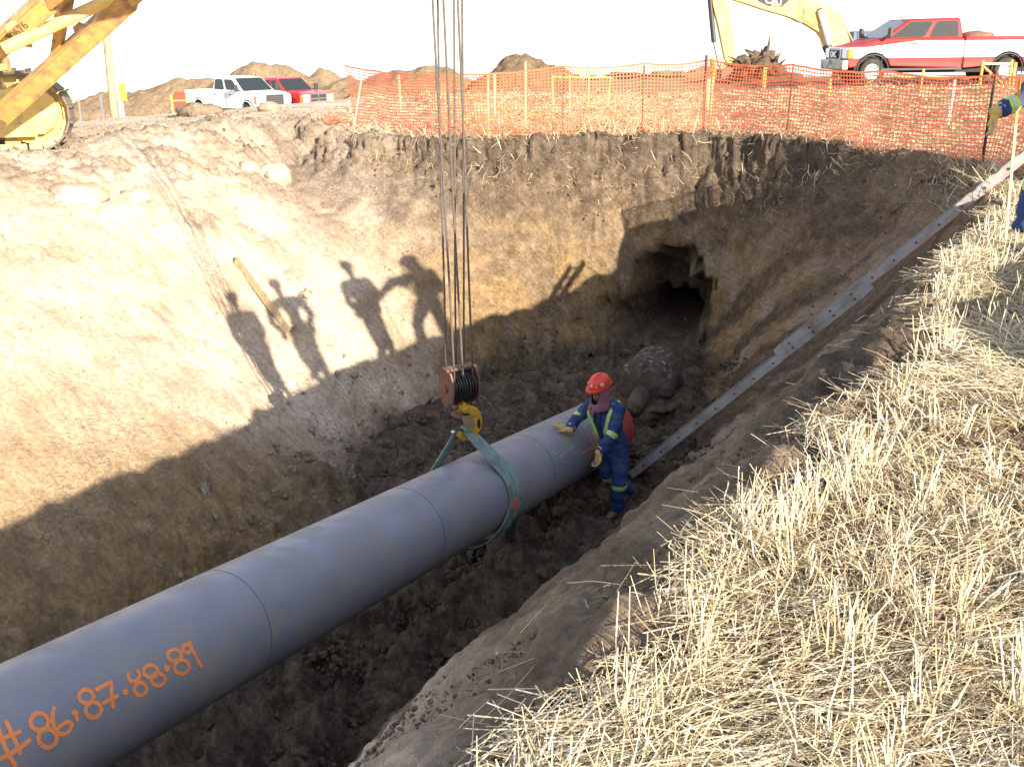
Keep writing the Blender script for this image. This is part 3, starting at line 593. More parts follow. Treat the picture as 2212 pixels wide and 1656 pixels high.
M['latch'] = mat('latch_plate', (.2, .2, .17), .6, .2, .2, 12, (.4, .25, .06), 9, .45)
def make_block():
    top = at_depth(993, 795, 10.30); root = empty('hook_block', HK + Vector((0, 0, .12)), 0, 'rusty four-sheave hook block with yellow hook hanging over the pipe', 'crane block')
    o = root.location
    ax = Vector((.86, .5, 0)).normalized(); ay = Vector((-.5, .86, 0)).normalized(); c = at_depth(993, 833, 10.32) - o
    outl = [(-.11, -.19), (.11, -.19), (.155, -.02), (.15, .1), (.10, .19), (-.10, .19), (-.15, .1), (-.155, -.02)]
    for s, w in ((-.145, .03), (.15, .02)):
        MB().prism(outl, c + ax * s, ay, Vector((0, 0, 1)), w).build('cheek_plate', M['rust'], root, False, bevel=.008)
        MB().lathe([(-.02, .045), (.02, .045)], c + ax * (s * 1.13), ax, 14).build('sheave_pin', M['rust'], root, 'angle', bevel=.004)
    for i in range(4):
        cc = c + ax * (-.095 + i * .062) + Vector((0, 0, .0))
        MB().lathe([(-.024, .05), (-.024, .165), (-.012, .165), (-.004, .14), (.004, .14), (.012, .165), (.024, .165), (.024, .05)], cc, ax, 28).build('sheave', M['sheave'], root, 'angle')
    m = MB(); m.box(c + Vector((0, 0, .20)), (.34, .13, .022), rot=Matrix((ax, ay, Vector((0, 0, 1)))).transposed()); m.build('top_guard', M['rust'], root, bevel=.006)
    m = MB(); m.box(c - Vector((0, 0, .20)), (.3, .16, .05), rot=Matrix((ax, ay, Vector((0, 0, 1)))).transposed()); m.build('crosshead', M['rust'], root, bevel=.01)
    for x, y in ((-.17, -.07), (-.13, -.13), (.1, -.12)):
        MB().sphere(c + ax * x + ay * y - Vector((0, 0, .17)), .028, 8, 6).build('lug', M['rust'], root, True)
    m = MB(); m.lathe([(-.05, .1), (-.02, .085), (.02, .055), (.045, .05)], c - Vector((0, 0, .265)), Vector((0, 0, 1)), 18); m.build('swivel', M['rust'], root, 'angle')
    # hook: a thick forged C lying in the plane that faces the bank
    hc = Vector((0, 0, -.03)) + ax * .05; Z_ = Vector((0, 0, 1)); P = []
    outer = [(math.cos(a) * .165, math.sin(a) * .19) for a in [R(118 - 14 * i) for i in range(20)]]
    inner = [(math.cos(a) * .088 - .03, math.sin(a) * .105 + .01) for a in [R(-140 + 14 * i) for i in range(18)]]
    m = MB(); m.prism(outer + inner, hc, ax, Z_, .085); m.build('hook', M['hook'], root, False, bevel=.02, seg=3)
    m = MB(); m.tube([hc + Z_ * .15 - ax * .03, hc + Z_ * .2 - ax * .05, c - Z_ * .27], [.05, .045, .045], 12); m.build('hook_shank', M['hook'], root, True)
    m = MB(); m.prism([(math.cos(t) * .018, math.sin(t) * .055) for t in [R(30 * i) for i in range(12)]], hc + ax * .115 - ay * .0 - Z_ * .02, ax, Z_, .095); m.build('hook_slot', M['dark'], root)
    MB().prism([(-.09, .10), (.03, .09), (.055, .0), (.03, -.12), (-.03, -.09)], hc - ay * .05, ax, Z_, .012).build('safety_latch', M['latch'], root, False, bevel=.003)
    MB().tube([hc - ay * .02 + Vector((0, 0, .03)) - ax * .05, hc - ay * .1 - ax * .2 - Vector((0, 0, .03))], .011, 8).build('latch_bar', M['sheave'], root, True)
    MB().sphere(hc - ay * .1 - ax * .21 - Vector((0, 0, .03)), .025, 8, 6).build('latch_knob', M['chrome'], root, True)
    return o + c, ax, ay
BC, BX, BY = make_block()
TIP = at_depth(962, -640, 8.6)
def make_ropes():
    root = empty('hoist_ropes', BC + Vector((0, 0, .15)), 0, 'bundle of six steel wire ropes running down to the hook block', 'wire ropes')
    o = root.location
    tops = [(935, 0), (945, 0), (957, 0), (980, 0), (989, 0), (999, 0)]
    for i, (u, v) in enumerate(tops):
        x = (-.125, -.085, -.03, .03, .085, .125)[i]; yy = (-.14, .14, -.14, .14, -.14, .14)[i]
        a = BC + BX * x + BY * yy - o
        b = at_depth(u, v, 9.15 + (.12 if i % 2 else -.12)) - o; e = b + (b - a) * .62
        pts = [a + (e - a) * t + BX * .004 * math.sin(t * 9 + i) for t in [k / 14 for k in range(15)]]
        MB().tube(pts, .0105, 8).build('wire_rope', M['rope'], root, True)
make_ropes()

# ------------------------------------------------------------------ mud-caked head of the old pipe in front of the bore
def blob(c, r, seed, amp=.12, sub=3, freq=2.2, squash=(1, 1, 1)):
    bm = bmesh.new(); bmesh.ops.create_icosphere(bm, subdivisions=sub, radius=1)
    co = np.array([v.co for v in bm.verts]); f = [tuple(v.index for v in q.verts) for q in bm.faces]; bm.free()
    d = 1 + amp * fbm(co[:, 0] * freq + seed, co[:, 1] * freq, co[:, 2] * freq, 3, seed % 97)
    return co * d[:, None] * r * np.array(squash) + np.array(c), f
def soil_obj(name, v, f, parent=None, loc=(0, 0, 0), cls=(0, .2, 0, .6)):
    v = np.asarray(v); me = np_mesh(name, v, tris=f, smooth=True, attr=dict(soil=np.tile(np.array(cls), (len(v), 1)), pit=np.ones(len(v))))
    return link(name, me, SOIL, parent, loc)
def make_head():
    c = at_depth(1402, 822, 15.6); c.z = max(c.z, -3.55); root = empty('old_pipe_head', c, 0, 'mud-caked old pipe end with white scale in front of the dark bore', 'pipe end')
    T = Vector((CAVE_T[0], CAVE_T[1], -.05)).normalized()
    m = MB(); m.lathe([(-.38, .16), (-.34, .33), (-.25, .42), (-.1, .435), (.1, .44), (.3, .44), (.5, .44), (.7, .40)], (0, 0, 0), T, 64)
    bm_v = np.array(m.v); d = .06 * fbm(bm_v[:, 0] * 2.2, bm_v[:, 1] * 2.2, bm_v[:, 2] * 2.2, 2, 9) + .09 * fbm(bm_v[:, 0] * 6, bm_v[:, 1] * 6, bm_v[:, 2] * 6, 4, 7, .6)
    m.v = [tuple(v * (1 + k)) for v, k in zip(bm_v, d)]
    o = m.build('pipe_barrel', M['mudpipe'], root, True)
    m = MB(); m.tube([Vector((0, 0, -.1)) - T * .2, Vector((0, 0, -.2)) - T * .62, Vector((.02, 0, -.27)) - T * .85], [.17, .14, .1], 16); m.build('pulling_stub', M['mudstub'], root, True)
    for a in (-.07, .07):
        MB().tube([Vector((a, 0, -.22)) - T * .82, Vector((a * 1.3, 0, -.24)) - T * .98], [.03, .022], 8).build('shackle_lug', M['mudstub'], root, True)
    v, f = blob((.05, .1, -.42), .62, 5, .3, 4, 3.5, (1.15, 1.3, .5)); soil_obj('caked_mud', v, f, root)
    return root
mm = mat('mud_caked_steel', (.07, .055, .04), .9, 0, .3, 6, None, 3, .5, .8, 18); nn_ = mm.node_tree; b_ = nn_.nodes['Principled BSDF']
t1 = nn_.nodes.new('ShaderNodeTexNoise'); t1.inputs['Scale'].default_value = 12; t1.inputs['Detail'].default_value = 8; t1.inputs['Roughness'].default_value = .75
tc_ = nn_.nodes.new('ShaderNodeTexCoord'); nn_.links.new(tc_.outputs['Object'], t1.inputs['Vector'])
sz = nn_.nodes.new('ShaderNodeSeparateXYZ'); nn_.links.new(tc_.outputs['Object'], sz.inputs[0])
mz = nn_.nodes.new('ShaderNodeMapRange'); mz.inputs[1].default_value = .12; mz.inputs[2].default_value = .4; nn_.links.new(sz.outputs[2], mz.inputs[0])
mt = nn_.nodes.new('ShaderNodeMapRange'); mt.inputs[1].default_value = .56; mt.inputs[2].default_value = .6; nn_.links.new(t1.outputs[0], mt.inputs[0])
mu = nn_.nodes.new('ShaderNodeMath'); mu.operation = 'MULTIPLY'; nn_.links.new(mz.outputs[0], mu.inputs[0]); nn_.links.new(mt.outputs[0], mu.inputs[1])
mxx = nn_.nodes.new('ShaderNodeMix'); mxx.data_type = 'RGBA'; nn_.links.new(mu.outputs[0], mxx.inputs[0]); nn_.links.new(b_.inputs['Base Color'].links[0].from_socket, mxx.inputs[6]); mxx.inputs[7].default_value = (.33, .31, .28, 1)
nn_.links.new(mxx.outputs[2], b_.inputs['Base Color'])
[setattr(q.inputs['Distance'], 'default_value', .09) for q in nn_.nodes if q.type == 'BUMP']; [setattr(q.inputs['Scale'], 'default_value', 7) for q in nn_.nodes if q.type == 'TEX_NOISE' and abs(q.inputs['Scale'].default_value - 18) < .1]; M['mudpipe'] = mm; M['mudstub'] = mat('mud_caked_stub', (.085, .066, .047), .9, 0, .3, 8, None, 3, .5, .9, 20)
make_head()
# ================================================================== extension ladder on the right slope
def make_ladder():
    A = Vector((5.36, 11.31, .02)); B = Vector((1.71, 12.09, -3.59)); d = (A - B).normalized()
    side = Vector((0, 0, 1)).cross(d); side = Vector((-d.y, d.x, 0)).normalized()
    if side.y < 0: side = -side          # away from the camera
    vw = ((A + B) / 2 - Vector(EYE)).normalized(); vw = (vw - d * vw.dot(d)).normalized(); side = (side * .24 + vw * .76).normalized(); side = (side - d * side.dot(d)).normalized()
    up = side.cross(d).normalized()
    if up.z < 0: up = -up
    root = empty('extension_ladder', B - d * .3, 0, 'long aluminium extension ladder leaning against the shaded right slope of the pit', 'ladder')
    o = root.location; rung = 5.2 / 17; rot = Matrix((d, side, up)).transposed()
    W_ = .40
    def section(s0, s1, off, lift, mrail, name, width):
        for k in (0, 1):
            y = off + k * width
            m = MB(); c = B + d * ((s0 + s1) / 2) + side * y + up * lift - o
            m.box(c, (s1 - s0, .008, .105), rot=rot)
            for z in (-.0485, .0485): m.box(c + up * z + side * (.014 if k == 0 else -.014), (s1 - s0, .032, .006), rot=rot)
            m.build(name, mrail, root, bevel=.002, seg=1)
    section(-.25, 3.6, 0, 0, M['alu'], 'rail', W_)
    section(2.25, 5.95, -.004, .07, M['alu'], 'rail', W_ - .12)
    for i in range(-1, 24):
        s = i * rung
        if s < 3.55:
            MB().tube([B + d * s + side * (-.012) - o, B + d * s + side * (W_ + .012) - o], .017, 10).build('rung', M['alu'], root, 'angle')
            MB().tube([B + d * s + side * (-.016) - o, B + d * s + side * (-.002) - o], .013, 8).build('rung_end', M['dark'], root, False)
        if s > 2.3 and s < 5.9:
            MB().tube([B + d * s + side * -.016 + up * .07 - o, B + d * s + side * (W_ - .12) + up * .07 - o], .017, 10).build('rung', M['alu'], root, 'angle')
            MB().tube([B + d * s + side * -.02 + up * .07 - o, B + d * s + side * -.008 + up * .07 - o], .013, 8).build('rung_end', M['dark'], root, False)
    for s in (2.3, 3.55):
        MB().box(B + d * s - side * .008 + up * .03 - o, (.12, .014, .15), rot=rot).build('guide_bracket', M['alu'], root, bevel=.004)
    m = MB(); m.box(B + d * 4.5 + side * .0 + up * .018 - o, (1.7, .02, .012), rot=rot); m.build('edge_strip', M['rail'], root, label='orange strip along the under edge of the rail')
    for k in (0, W_):
        MB().box(B - d * .27 + side * k - o, (.09, .05, .12), rot=rot).build('foot', M['black'], root, bevel=.008)
make_ladder()

# ------------------------------------------------------------------ timber and rope on the left slope
def make_timber():
    a = hit(523, 580); b = hit(628, 722); d = (b - a).normalized(); c = (a + b) / 2 + Vector((0, 0, .13))
    root = empty('timber_beam', c, 0, 'weathered square timber beam lying down the sunlit left slope', 'timber')
    s, u = frame_of(d); m = MB(); m.box((0, 0, 0), (d.length * (b - a).length + .1, .17, .17), rot=Matrix((d, u.cross(d).normalized(), u)).transposed()); m.build('beam', M['wood'], root, bevel=.008)
    m = MB(); m.box(d * ((b - a).length / 2 - .12) + u * .0, (.06, .176, .176), rot=Matrix((d, u.cross(d).normalized(), u)).transposed()); m.build('end_band', M['wood'], root, bevel=.004)
make_timber()
# ================================================================== orange net fence along the far rim
def make_fence():
    base_uv = [(757, 264), (840, 280), (930, 289), (1040, 292), (1215, 291), (1370, 288), (1520, 287), (1610, 292), (1700, 299), (1800, 309), (1900, 321), (2010, 331), (2125, 343), (2240, 356)]
    B = []
    for u, v in base_uv:
        p = at_z(u, v + 3, .02); p.z = max(gz(p.x, p.y), -.06); B.append(p)
    pe = hit(1332, 464, 8, 30); pe = pe + SV * ((1.18 - pe.z) / SV.z); end_ = Vector((pe.x, pe.y, 0)); print('fence end', end_[:])
    for t_ in (.5, 1.0):
        q_ = B[-1].lerp(end_, t_); q_.z = gz(q_.x, q_.y); B.append(q_)
    globals()['FENCE_END'] = end_.copy()
    tops = [1.22, 1.16, 1.1, 1.13, 1.2, 1.22, 1.25, 1.2, 1.2, 1.17, 1.17, 1.15, 1.17, 1.18, 1.18, 1.2]
    root = empty('safety_fence', B[6], 0, 'orange plastic mesh safety fence strung on posts around the far rim of the pit', 'safety fence'); o = root.location
    # path of net columns
    cum = [0]
    for a, b in zip(B[:-1], B[1:]): cum.append(cum[-1] + (b - a).length)
    L = cum[-1]; pitch = .062; ncol = int(L / pitch); nrow = 20
    cum = np.array(cum); Bx = np.array([b[:] for b in B])
    s = np.linspace(0, L, ncol + 1)
    bx = np.interp(s, cum, Bx[:, 0]); by = np.interp(s, cum, Bx[:, 1]); bz = np.interp(s, cum, Bx[:, 2])
    hh = np.interp(s, cum, tops)
    # smooth the corners, sag between posts, ripple
    k = np.ones(9) / 9
    bxs = np.convolve(np.pad(bx, 4, 'edge'), k, 'valid'); bys = np.convolve(np.pad(by, 4, 'edge'), k, 'valid')
    posts_s = [0, cum[2] + .2, cum[4], cum[5] + .15, cum[6], cum[8], cum[10], cum[12], L]
    sag = np.zeros_like(s)
    for a, b in zip(posts_s[:-1], posts_s[1:]):
        t = (s - a) / (b - a); w = (t > 0) & (t < 1); sag = np.where(w, .05 * 4 * t * (1 - t), sag)
    G = np.zeros((nrow + 1, ncol + 1, 3))
    tx = np.gradient(bxs); ty = np.gradient(bys); tl = np.hypot(tx, ty); nx, ny = -ty / tl, tx / tl
    lean = np.interp(s, [0, 1.2], [-.35, 0])       # first corner pulled over
    for r in range(nrow + 1):
        f = r / nrow
        wob = .05 * vnoise(s * 1.1, f * 2.0, 0, 5) + .02 * vnoise(s * 4, f * 5, 0, 6) + .10 * (1 - f) * vnoise(s * .8, 0, 0, 7)
        z = bz + .03 + f * (hh - sag) + (1 - f) * .04 * vnoise(s * 2.3, 0, 0, 9) + .008 * vnoise(s * 7, f * 9, 0, 3)
        G[r, :, 0] = bxs + nx * wob - tx / tl * lean * f * -1; G[r, :, 1] = bys + ny * wob - ty / tl * lean * f * -1; G[r, :, 2] = z
    G -= np.array(o)
    V, Q = [], []
    def ribbon(P, T, w):
        n = len(V); P = np.asarray(P); T = np.asarray(T)
        for p, t in zip(P, T): V.append(p - t * w / 2); V.append(p + t * w / 2)
        for i in range(len(P) - 1): Q.append((n + 2 * i, n + 2 * i + 1, n + 2 * i + 3, n + 2 * i + 2))
    upv = np.array([0, 0, 1.0])
    for r in range(nrow + 1): ribbon(G[r], np.tile(upv, (ncol + 1, 1)), .017 if 0 < r < nrow else .032)
    for c in range(0, ncol + 1):
        t = np.array([tx[c] / tl[c], ty[c] / tl[c], 0]); ribbon(G[:, c] + np.array([nx[c], ny[c], 0]) * .002, np.tile(t, (nrow + 1, 1)), .0165)
    link('netting', np_mesh('netting', V, Q), M['orange'], root)
    # bunched spare net at the left end
    V, Q = [], []
    c0 = at_z(738, 262, .05) - o; q = random.Random(4)
    for i in range(46):
        P = [np.array(c0) + np.array([q.uniform(-.32, .38), q.uniform(-.3, .3), q.uniform(-.02, .14)])]
        d = np.array([q.gauss(0, 1), q.gauss(0, 1), q.gauss(0, .5)]); d /= np.linalg.norm(d)
        for j in range(6): P.append(P[-1] + d * .06); d = d + np.array([q.gauss(0, .4), q.gauss(0, .4), q.gauss(0, .3)]); d /= np.linalg.norm(d)
        ribbon(P, [upv] * len(P), .02)
    ob = link('loose_netting', np_mesh('loose_netting', V, Q), M['orange'], root); ob['label'] = 'crumpled end of the orange net lying on the bank'
    def post(s_, h, m, r=.018, lean=(0, 0), w=None):
        x = float(np.interp(s_, s, bxs)) - o.x; y = float(np.interp(s_, s, bys)) - o.y; z = float(np.interp(s_, s, bz)) - o.z
        mb = MB()
        if w: mb.bar((x, y + .03, z - .2), (x + lean[0], y + .03 + lean[1], z + h), w, w)
        else:
            mb.bar((x, y + .03, z - .2), (x + lean[0], y + .03 + lean[1], z + h), r, r * 2.2, Vector((0, 1, 0))); mb.bar((x, y + .045, z - .2), (x + lean[0], y + .045 + lean[1], z + h), r * 2.2, r * .6, Vector((0, 1, 0)))
        mb.build('post', m, root, bevel=.002)
        return Vector((x, y, z))
    post(0, 1.28, M['lathw'], lean=(.33, 0), w=.03)
    post(cum[2] + .2, 1.2, M['orangep'], w=.028)
    post(cum[4], 1.2, M['post'], .014)
    post(cum[5] + .15, 1.22, M['post'], .014)
    p = post(cum[6], 1.36, M['post'], .022)
    post(cum[8], 1.22, M['post'], .014, (.03, 0)); post(cum[12], 1.26, M['post'], .018, (.02, 0)); post(L, 1.2, M['post'], .016)
    m = MB(); m.lathe([(0, .06), (.3, .06)], p + Vector((.13, .10, 1.0)), (0, 0, 1), 16); m.build('post_sleeve', M['orangep'], root, 'angle', bevel=.004, label='short orange drum slipped over the main post')
    MB().bar(p + Vector((.16, .12, -.2)), p + Vector((.15, .12, 1.02)), .05, .05).build('post', M['lath'], root, bevel=.003)
make_fence()

# ------------------------------------------------------------------ stakes in the field beyond
def stake(u, vt, vb, m, w, label, cat='stake', lean=0, flag=None, group='survey stakes standing in the field beyond the pit', name='survey_stake'):
    b = hit(u, vb, 15, 70); d = (b - Vector(EYE)).dot(Vector(FW))
    t = at_depth(u + lean, vt, d); h = t.z - b.z
    root = empty(name, b, 0, label, cat, group)
    mb = MB(); mb.bar((0, 0, -.15), (t.x - b.x, 0, h), w, w * .55, Vector((0, 1, 0))); mb.build('shaft', m, root, bevel=.002)
    if flag:
        MB().box(((t.x - b.x), -.01, h - .09), (w * 1.25, w * .9, .16)).build('painted_tip', flag, root)
    return root
LY, LT, LW, LO = M['lathy'], M['lath'], M['lathw'], M['orangep']
stake(868, 162, 246, LT, .045, 'wood lath seen through the left part of the net, nearer and taller than its neighbour', lean=-4)
stake(896, 160, 196, LT, .05, 'short pale lath far out in the field, left of the hoist ropes')
stake(1055, 156, 262, LT, .03, 'thin wood stake right of the hoist ropes, the left one of a close pair', flag=LO)
stake(1069, 160, 252, LT, .045, 'thicker wood stake right of the hoist ropes, the right one of a close pair')
stake(1135, 133, 268, LT, .035, 'tall thin stake standing in front of the dark-topped soil mound')
stake(1229, 162, 254, LT, .035, 'wood stake midway between the soil mound and the main fence post', flag=LO)
stake(1527, 168, 236, LT, .08, 'stout short wood stake just behind the main fence post')
stake(1620, 128, 178, LW, .12, 'white lath standing in front of the stump pile')
stake(1650, 146, 190, LO, .10, 'orange lath standing in front of the stump pile')
stake(1791, 168, 214, LO, .06, 'orange peg in front of the two-tone pickup\'s front wheel')
stake(1989, 149, 200, LO, .06, 'orange peg below the middle of the two-tone pickup')
stake(2047, 172, 270, LW, .045, 'tall white lath behind the net, left of the orange barrier frame', lean=3)
stake(2186, 135, 190, LO, .07, 'orange stake beside the rear wheel of the two-tone pickup')
stake(806, 176, 204, LW, .07, 'white leaning stake far off by the soil heaps, right of the red pickup', lean=6)
stake(821, 170, 188, LW, .06, 'smaller white stake farthest off on the soil heap slope')
def barrier():
    b = hit(2116, 188, 15, 60); root = empty('barrier_frame', b, 0, 'orange wooden barrier frame with a diagonal brace below the pickup\'s rear wheel', 'barrier')
    MB().box((0, 0, .25), (.06, .06, 1.0)).build('upright', M['orangep'], root); MB().box((1.0, .3, .25), (.06, .06, 1.0)).build('upright', M['orangep'], root)
    MB().bar((0, 0, .66), (1.0, .3, .64), .03, .06).build('top_rail', M['lath'], root); MB().bar((.02, -.04, .58), (.75, .2, .1), .03, .05).build('diagonal_brace', M['orangep'], root)
barrier()
def sawhorse():
    b = hit(1272, 232, 15, 60); root = empty('marker_barrier', b, 0, 'low yellow barricade with a strip of net in the field behind the fence', 'barricade')
    for i, (x, h) in enumerate(((-.9, .8), (.0, .95), (.5, .75))):
        MB().bar((x, .05 * i, -.1), (x + .05 * (i % 3 - 1), .05 * i, h), .03, .02, Vector((0, 1, 0))).build('picket', M['lathy'], root)
    MB().bar((-.95, .1, .75), (.6, .3, .72), .02, .04).build('rail', M['lathy'], root)
sawhorse()
def far_post(u, vt, vb, d, m, r, label, cat, name, lean=0):
    b = at_depth(u, vb, d); t = at_depth(u + lean, vt, d); b.z -= .6
    root = empty(name, b, 0, label, cat); MB().tube([Vector((0, 0, -1.0)), t - b], [r * 1.05, r * .9], 14).build('shaft', m, root, 'angle'); return root
def sign_y():
    b = at_depth(266, 250, 38.0); root = empty('road_sign', b, 0, 'yellow square sign on a thin post right of the leaning pole', 'sign')
    MB().box((0, .03, .2), (.07, .05, 2.0)).build('post', M['lathw'], root)
    MB().box((0, -.02, .85), (.46, .02, .62)).build('sign_plate', M['sign'], root, bevel=.006)
    MB().box((-.06, -.05, .45), (.07, .03, 1.9)).build('front_post', M['lathw'], root)
sign_y()
def red_board():
    b = at_depth(392, 240, 40); root = empty('red_marker', b, 0, 'red eight-sided marker board with pale posts behind the white pickup\'s tailgate', 'sign')
    MB().prism([(-.2, 0), (.2, 0), (.3, .12), (.3, .58), (.17, .74), (-.17, .74), (-.3, .58), (-.3, .12)], (0, 0, 0), (1, 0, 0), (0, 0, 1), .05).build('board', M['redsign'], root, bevel=.01)
    for x in (-.32, .27): MB().box((x, -.05, .15), (.06, .04, .95)).build('upright', M['lathy'], root)
    MB().box((0, -.06, .40), (.62, .02, .04)).build('crossbar', M['lathy'], root)
red_board()
# ================================================================== pickups
def pickup(name, label, pos, heading, L=5.9, Wd=2.0, roof=1.95, belt=1.30, hood=1.27, bedrail=1.33, xf=None, paint=None, cabx=(2.35, 4.55), wb=(1.35, 5.0), wr=.395, grille='slats', mirror=True, ws=.62, cov=.10, detail=True):
    """x forward from the rear bumper, y to the left, z up"""
    root = empty(name, pos, heading, label, 'pickup truck'); P = paint
    x0, x1 = cabx; rx, fx = wb; sill = .48
    def arch(cx, n=12): return [(cx + (wr + .16) * math.cos(t), wr + .02 + (wr + .16) * math.sin(t)) for t in [math.pi * (1 - i / n) for i in range(n + 1)] if wr + .02 + (wr + .16) * math.sin(t) >= sill - 1e-3]
    rd = R(18)
    fa = [(p, max(z, sill)) for p, z in arch(fx)]; ra = [(p, max(z, sill)) for p, z in arch(rx)]
    # cab and nose
    poly = [(x0, sill)] + fa + [(L - .18, sill + .02), (L - .12, .75), (L - .10, hood - .20), (L - .2, hood - .07), (L - .6, hood), (x1 + .02, belt + .01), (x0, belt)]
    MB().prism(poly, (0, 0, 0), (1, 0, 0), (0, 0, 1), Wd - .03).build('body', P, root, 'angle', bevel=.05, seg=3)
    # bed
    for s in (-1, 1):
        poly = [(.06, sill + .08)] + ra + [(x0 - .03, sill), (x0 - .03, bedrail), (.06, bedrail)]
        MB().prism(poly, (0, s * (Wd / 2 - .055), 0), (1, 0, 0), (0, 0, 1), .10).build('bed_side', P, root, 'angle', bevel=.02)
    MB().box(((x0) / 2, 0, .82), (x0 - .15, Wd - .24, .05)).build('bed_floor', M['under'], root)
    MB().box((.07, 0, (bedrail + .62) / 2), (.07, Wd - .22, bedrail - .64)).build('tailgate', P, root, bevel=.015)
    MB().box((x0 - .07, 0, (bedrail + .62) / 2), (.05, Wd - .24, bedrail - .64)).build('bed_front', P, root)
    MB().box((L * .5, 0, .46), (L - 1.0, Wd * .8, .22)).build('chassis', M['under'], root)
    for cx in (rx, fx): MB().box((cx, 0, .72), (1.04, Wd * .8, .62)).build('wheel_well', M['under'], root)
    # greenhouse
    iw = Wd / 2 - .05; tw = Wd / 2 - .2
    b4 = [(x0 + .02, belt - .02, iw), (x1 + .02, belt - .02, iw)]; t4 = [(x0 + cov, roof, tw), (x1 - ws, roof, tw)]
    vs = [(b4[0][0], -iw, b4[0][1]), (b4[1][0], -iw, b4[1][1]), (b4[1][0], iw, b4[1][1]), (b4[0][0], iw, b4[0][1]),
          (t4[0][0], -tw, roof), (t4[1][0], -tw, roof - .03), (t4[1][0], tw, roof - .03), (t4[0][0], tw, roof)]
    m = MB(); m.add(vs, [(0, 1, 5, 4), (1, 2, 6, 5), (2, 3, 7, 6), (3, 0, 4, 7), (4, 5, 6, 7), (3, 2, 1, 0)]); m.build('cab_roof', P, root, 'angle', bevel=.07, seg=3)
    def panel(nm, A, B, C_, D_, u0, u1, v0, v1, mt, off=.012, cut=0.0, cuts=(0, 0)):
        A, B, C_, D_ = map(Vector, (A, B, C_, D_)); n = (B - A).cross(D_ - A).normalized()
        f = lambda u, v: (A * (1 - u) * (1 - v) + B * u * (1 - v) + C_ * u * v + D_ * (1 - u) * v)
        poly = [f(u0 , v0), f(u1, v0), f(u1 - cuts[1], v1), f(u0 + cuts[0], v1)]
        # rounded corners
        out = []
        for i in range(4):
            p = poly[i]; a = (poly[i - 1] - p).normalized(); b = (poly[(i + 1) % 4] - p).normalized(); r = .07
            out += [p + a * r, p + (a + b) * r * .3, p + b * r]
        k = len(out); mb = MB(); mb.add([q + n * off for q in out] + [q - n * .02 for q in out], [tuple(range(k))] + [(i, (i + 1) % k, k + (i + 1) % k, k + i) for i in range(k)])
        return mb.build(nm, mt, root)
    V = [Vector(v) for v in vs]
    for s in (0, 1):
        A, B, C_, D_ = (V[0], V[1], V[5], V[4]) if s == 0 else (V[2], V[3], V[7], V[6])
        if s == 0:
            panel('rear_side_window', A, B, C_, D_, .07, .42, .14, .84, M['glass']); panel('front_side_window', A, B, C_, D_, .50, .91, .14, .84, M['glass'], cuts=(0, .02))
        else:
            panel('front_side_window', A, B, C_, D_, .07, .50, .1, .86, M['glass'], cuts=(.02, 0)); panel('rear_side_window', A, B, C_, D_, .56, .94, .1, .86, M['glass'])
    panel('windscreen', V[1], V[2], V[6], V[5], .05, .95, .06, .93, M['glass']); panel('rear_window', V[3], V[0], V[4], V[7], .12, .88, .15, .85, M['glass'])
    # nose
    gx = L - .10; gz0, gz1 = .72, hood - .10
    gr = MB(); gr.box((gx, 0, (gz0 + gz1) / 2), (.06, .98, gz1 - gz0)); g = gr.build('grille', M['black'], root, bevel=.01)
    for z in (gz0, gz1): MB().box((gx + .02, 0, z), (.07, 1.06, .035)).build('grille_bar', M['chrome'], g, bevel=.008)
    for y in (-.5, .5): MB().box((gx + .02, y, (gz0 + gz1) / 2), (.07, .04, gz1 - gz0)).build('grille_bar', M['chrome'], g, bevel=.008)
    if grille == 'badge':
        for i in (0, 4): MB().box((gx + .03, 0, gz0 + (gz1 - gz0) * (i + .6) / 5.2), (.02, .94, .012)).build('slat', M['chrome'], g)
    elif grille == 'slats':
        for i in range(4): MB().box((gx + .03, 0, gz0 + (gz1 - gz0) * (i + 1) / 5), (.02, .94, .012)).build('slat', M['chrome'], g)
    elif grille == 'cross':
        MB().box((gx + .035, 0, (gz0 + gz1) / 2), (.02, .05, gz1 - gz0)).build('slat', M['chrome'], g); MB().box((gx + .035, 0, (gz0 + gz1) / 2), (.02, .96, .05)).build('slat', M['chrome'], g)
    for s in (-1, 1):
        MB().box((gx - .03, s * .74, (gz0 + gz1) / 2 + .03), (.10, .38, (gz1 - gz0) * .8)).build('headlight', M['lamp'], root, bevel=.02)
        MB().box((gx - .11, s * (Wd / 2 - .03), (gz0 + gz1) / 2 + .03), (.16, .06, (gz1 - gz0) * .75)).build('turn_signal', M['amber'], root, bevel=.01)
        if mirror:
            mr = MB().box((x1 - .12, s * (Wd / 2 + .17), belt + .17), (.10, .20, .30)).build('wing_mirror', M['black'], root, bevel=.03)
            MB().bar((x1 - .12, s * (Wd / 2 - .06), belt + .05), (x1 - .12, s * (Wd / 2 + .15), belt + .12), .05, .05).build('mirror_arm', M['black'], mr)
        for dx in (x0 + .28, (x0 + x1) / 2 + .28):
            MB().box((dx, s * (Wd / 2 - .005), belt - .14), (.17, .025, .035)).build('door_handle', M['black'], root, bevel=.005)
        for dx in (x0 + .01, (x0 + x1) / 2 - .03, x1 - .02):
            MB().box((dx, s * (Wd / 2 - .012), (belt + .55) / 2), (.012, .01, belt - .62)).build('door_gap', M['dark'], root)
        MB().box(((x0 + x1) / 2, s * (Wd / 2 - .02), .46), (x1 - x0, .06, .07)).build('running_board', M['black'], root, bevel=.01)
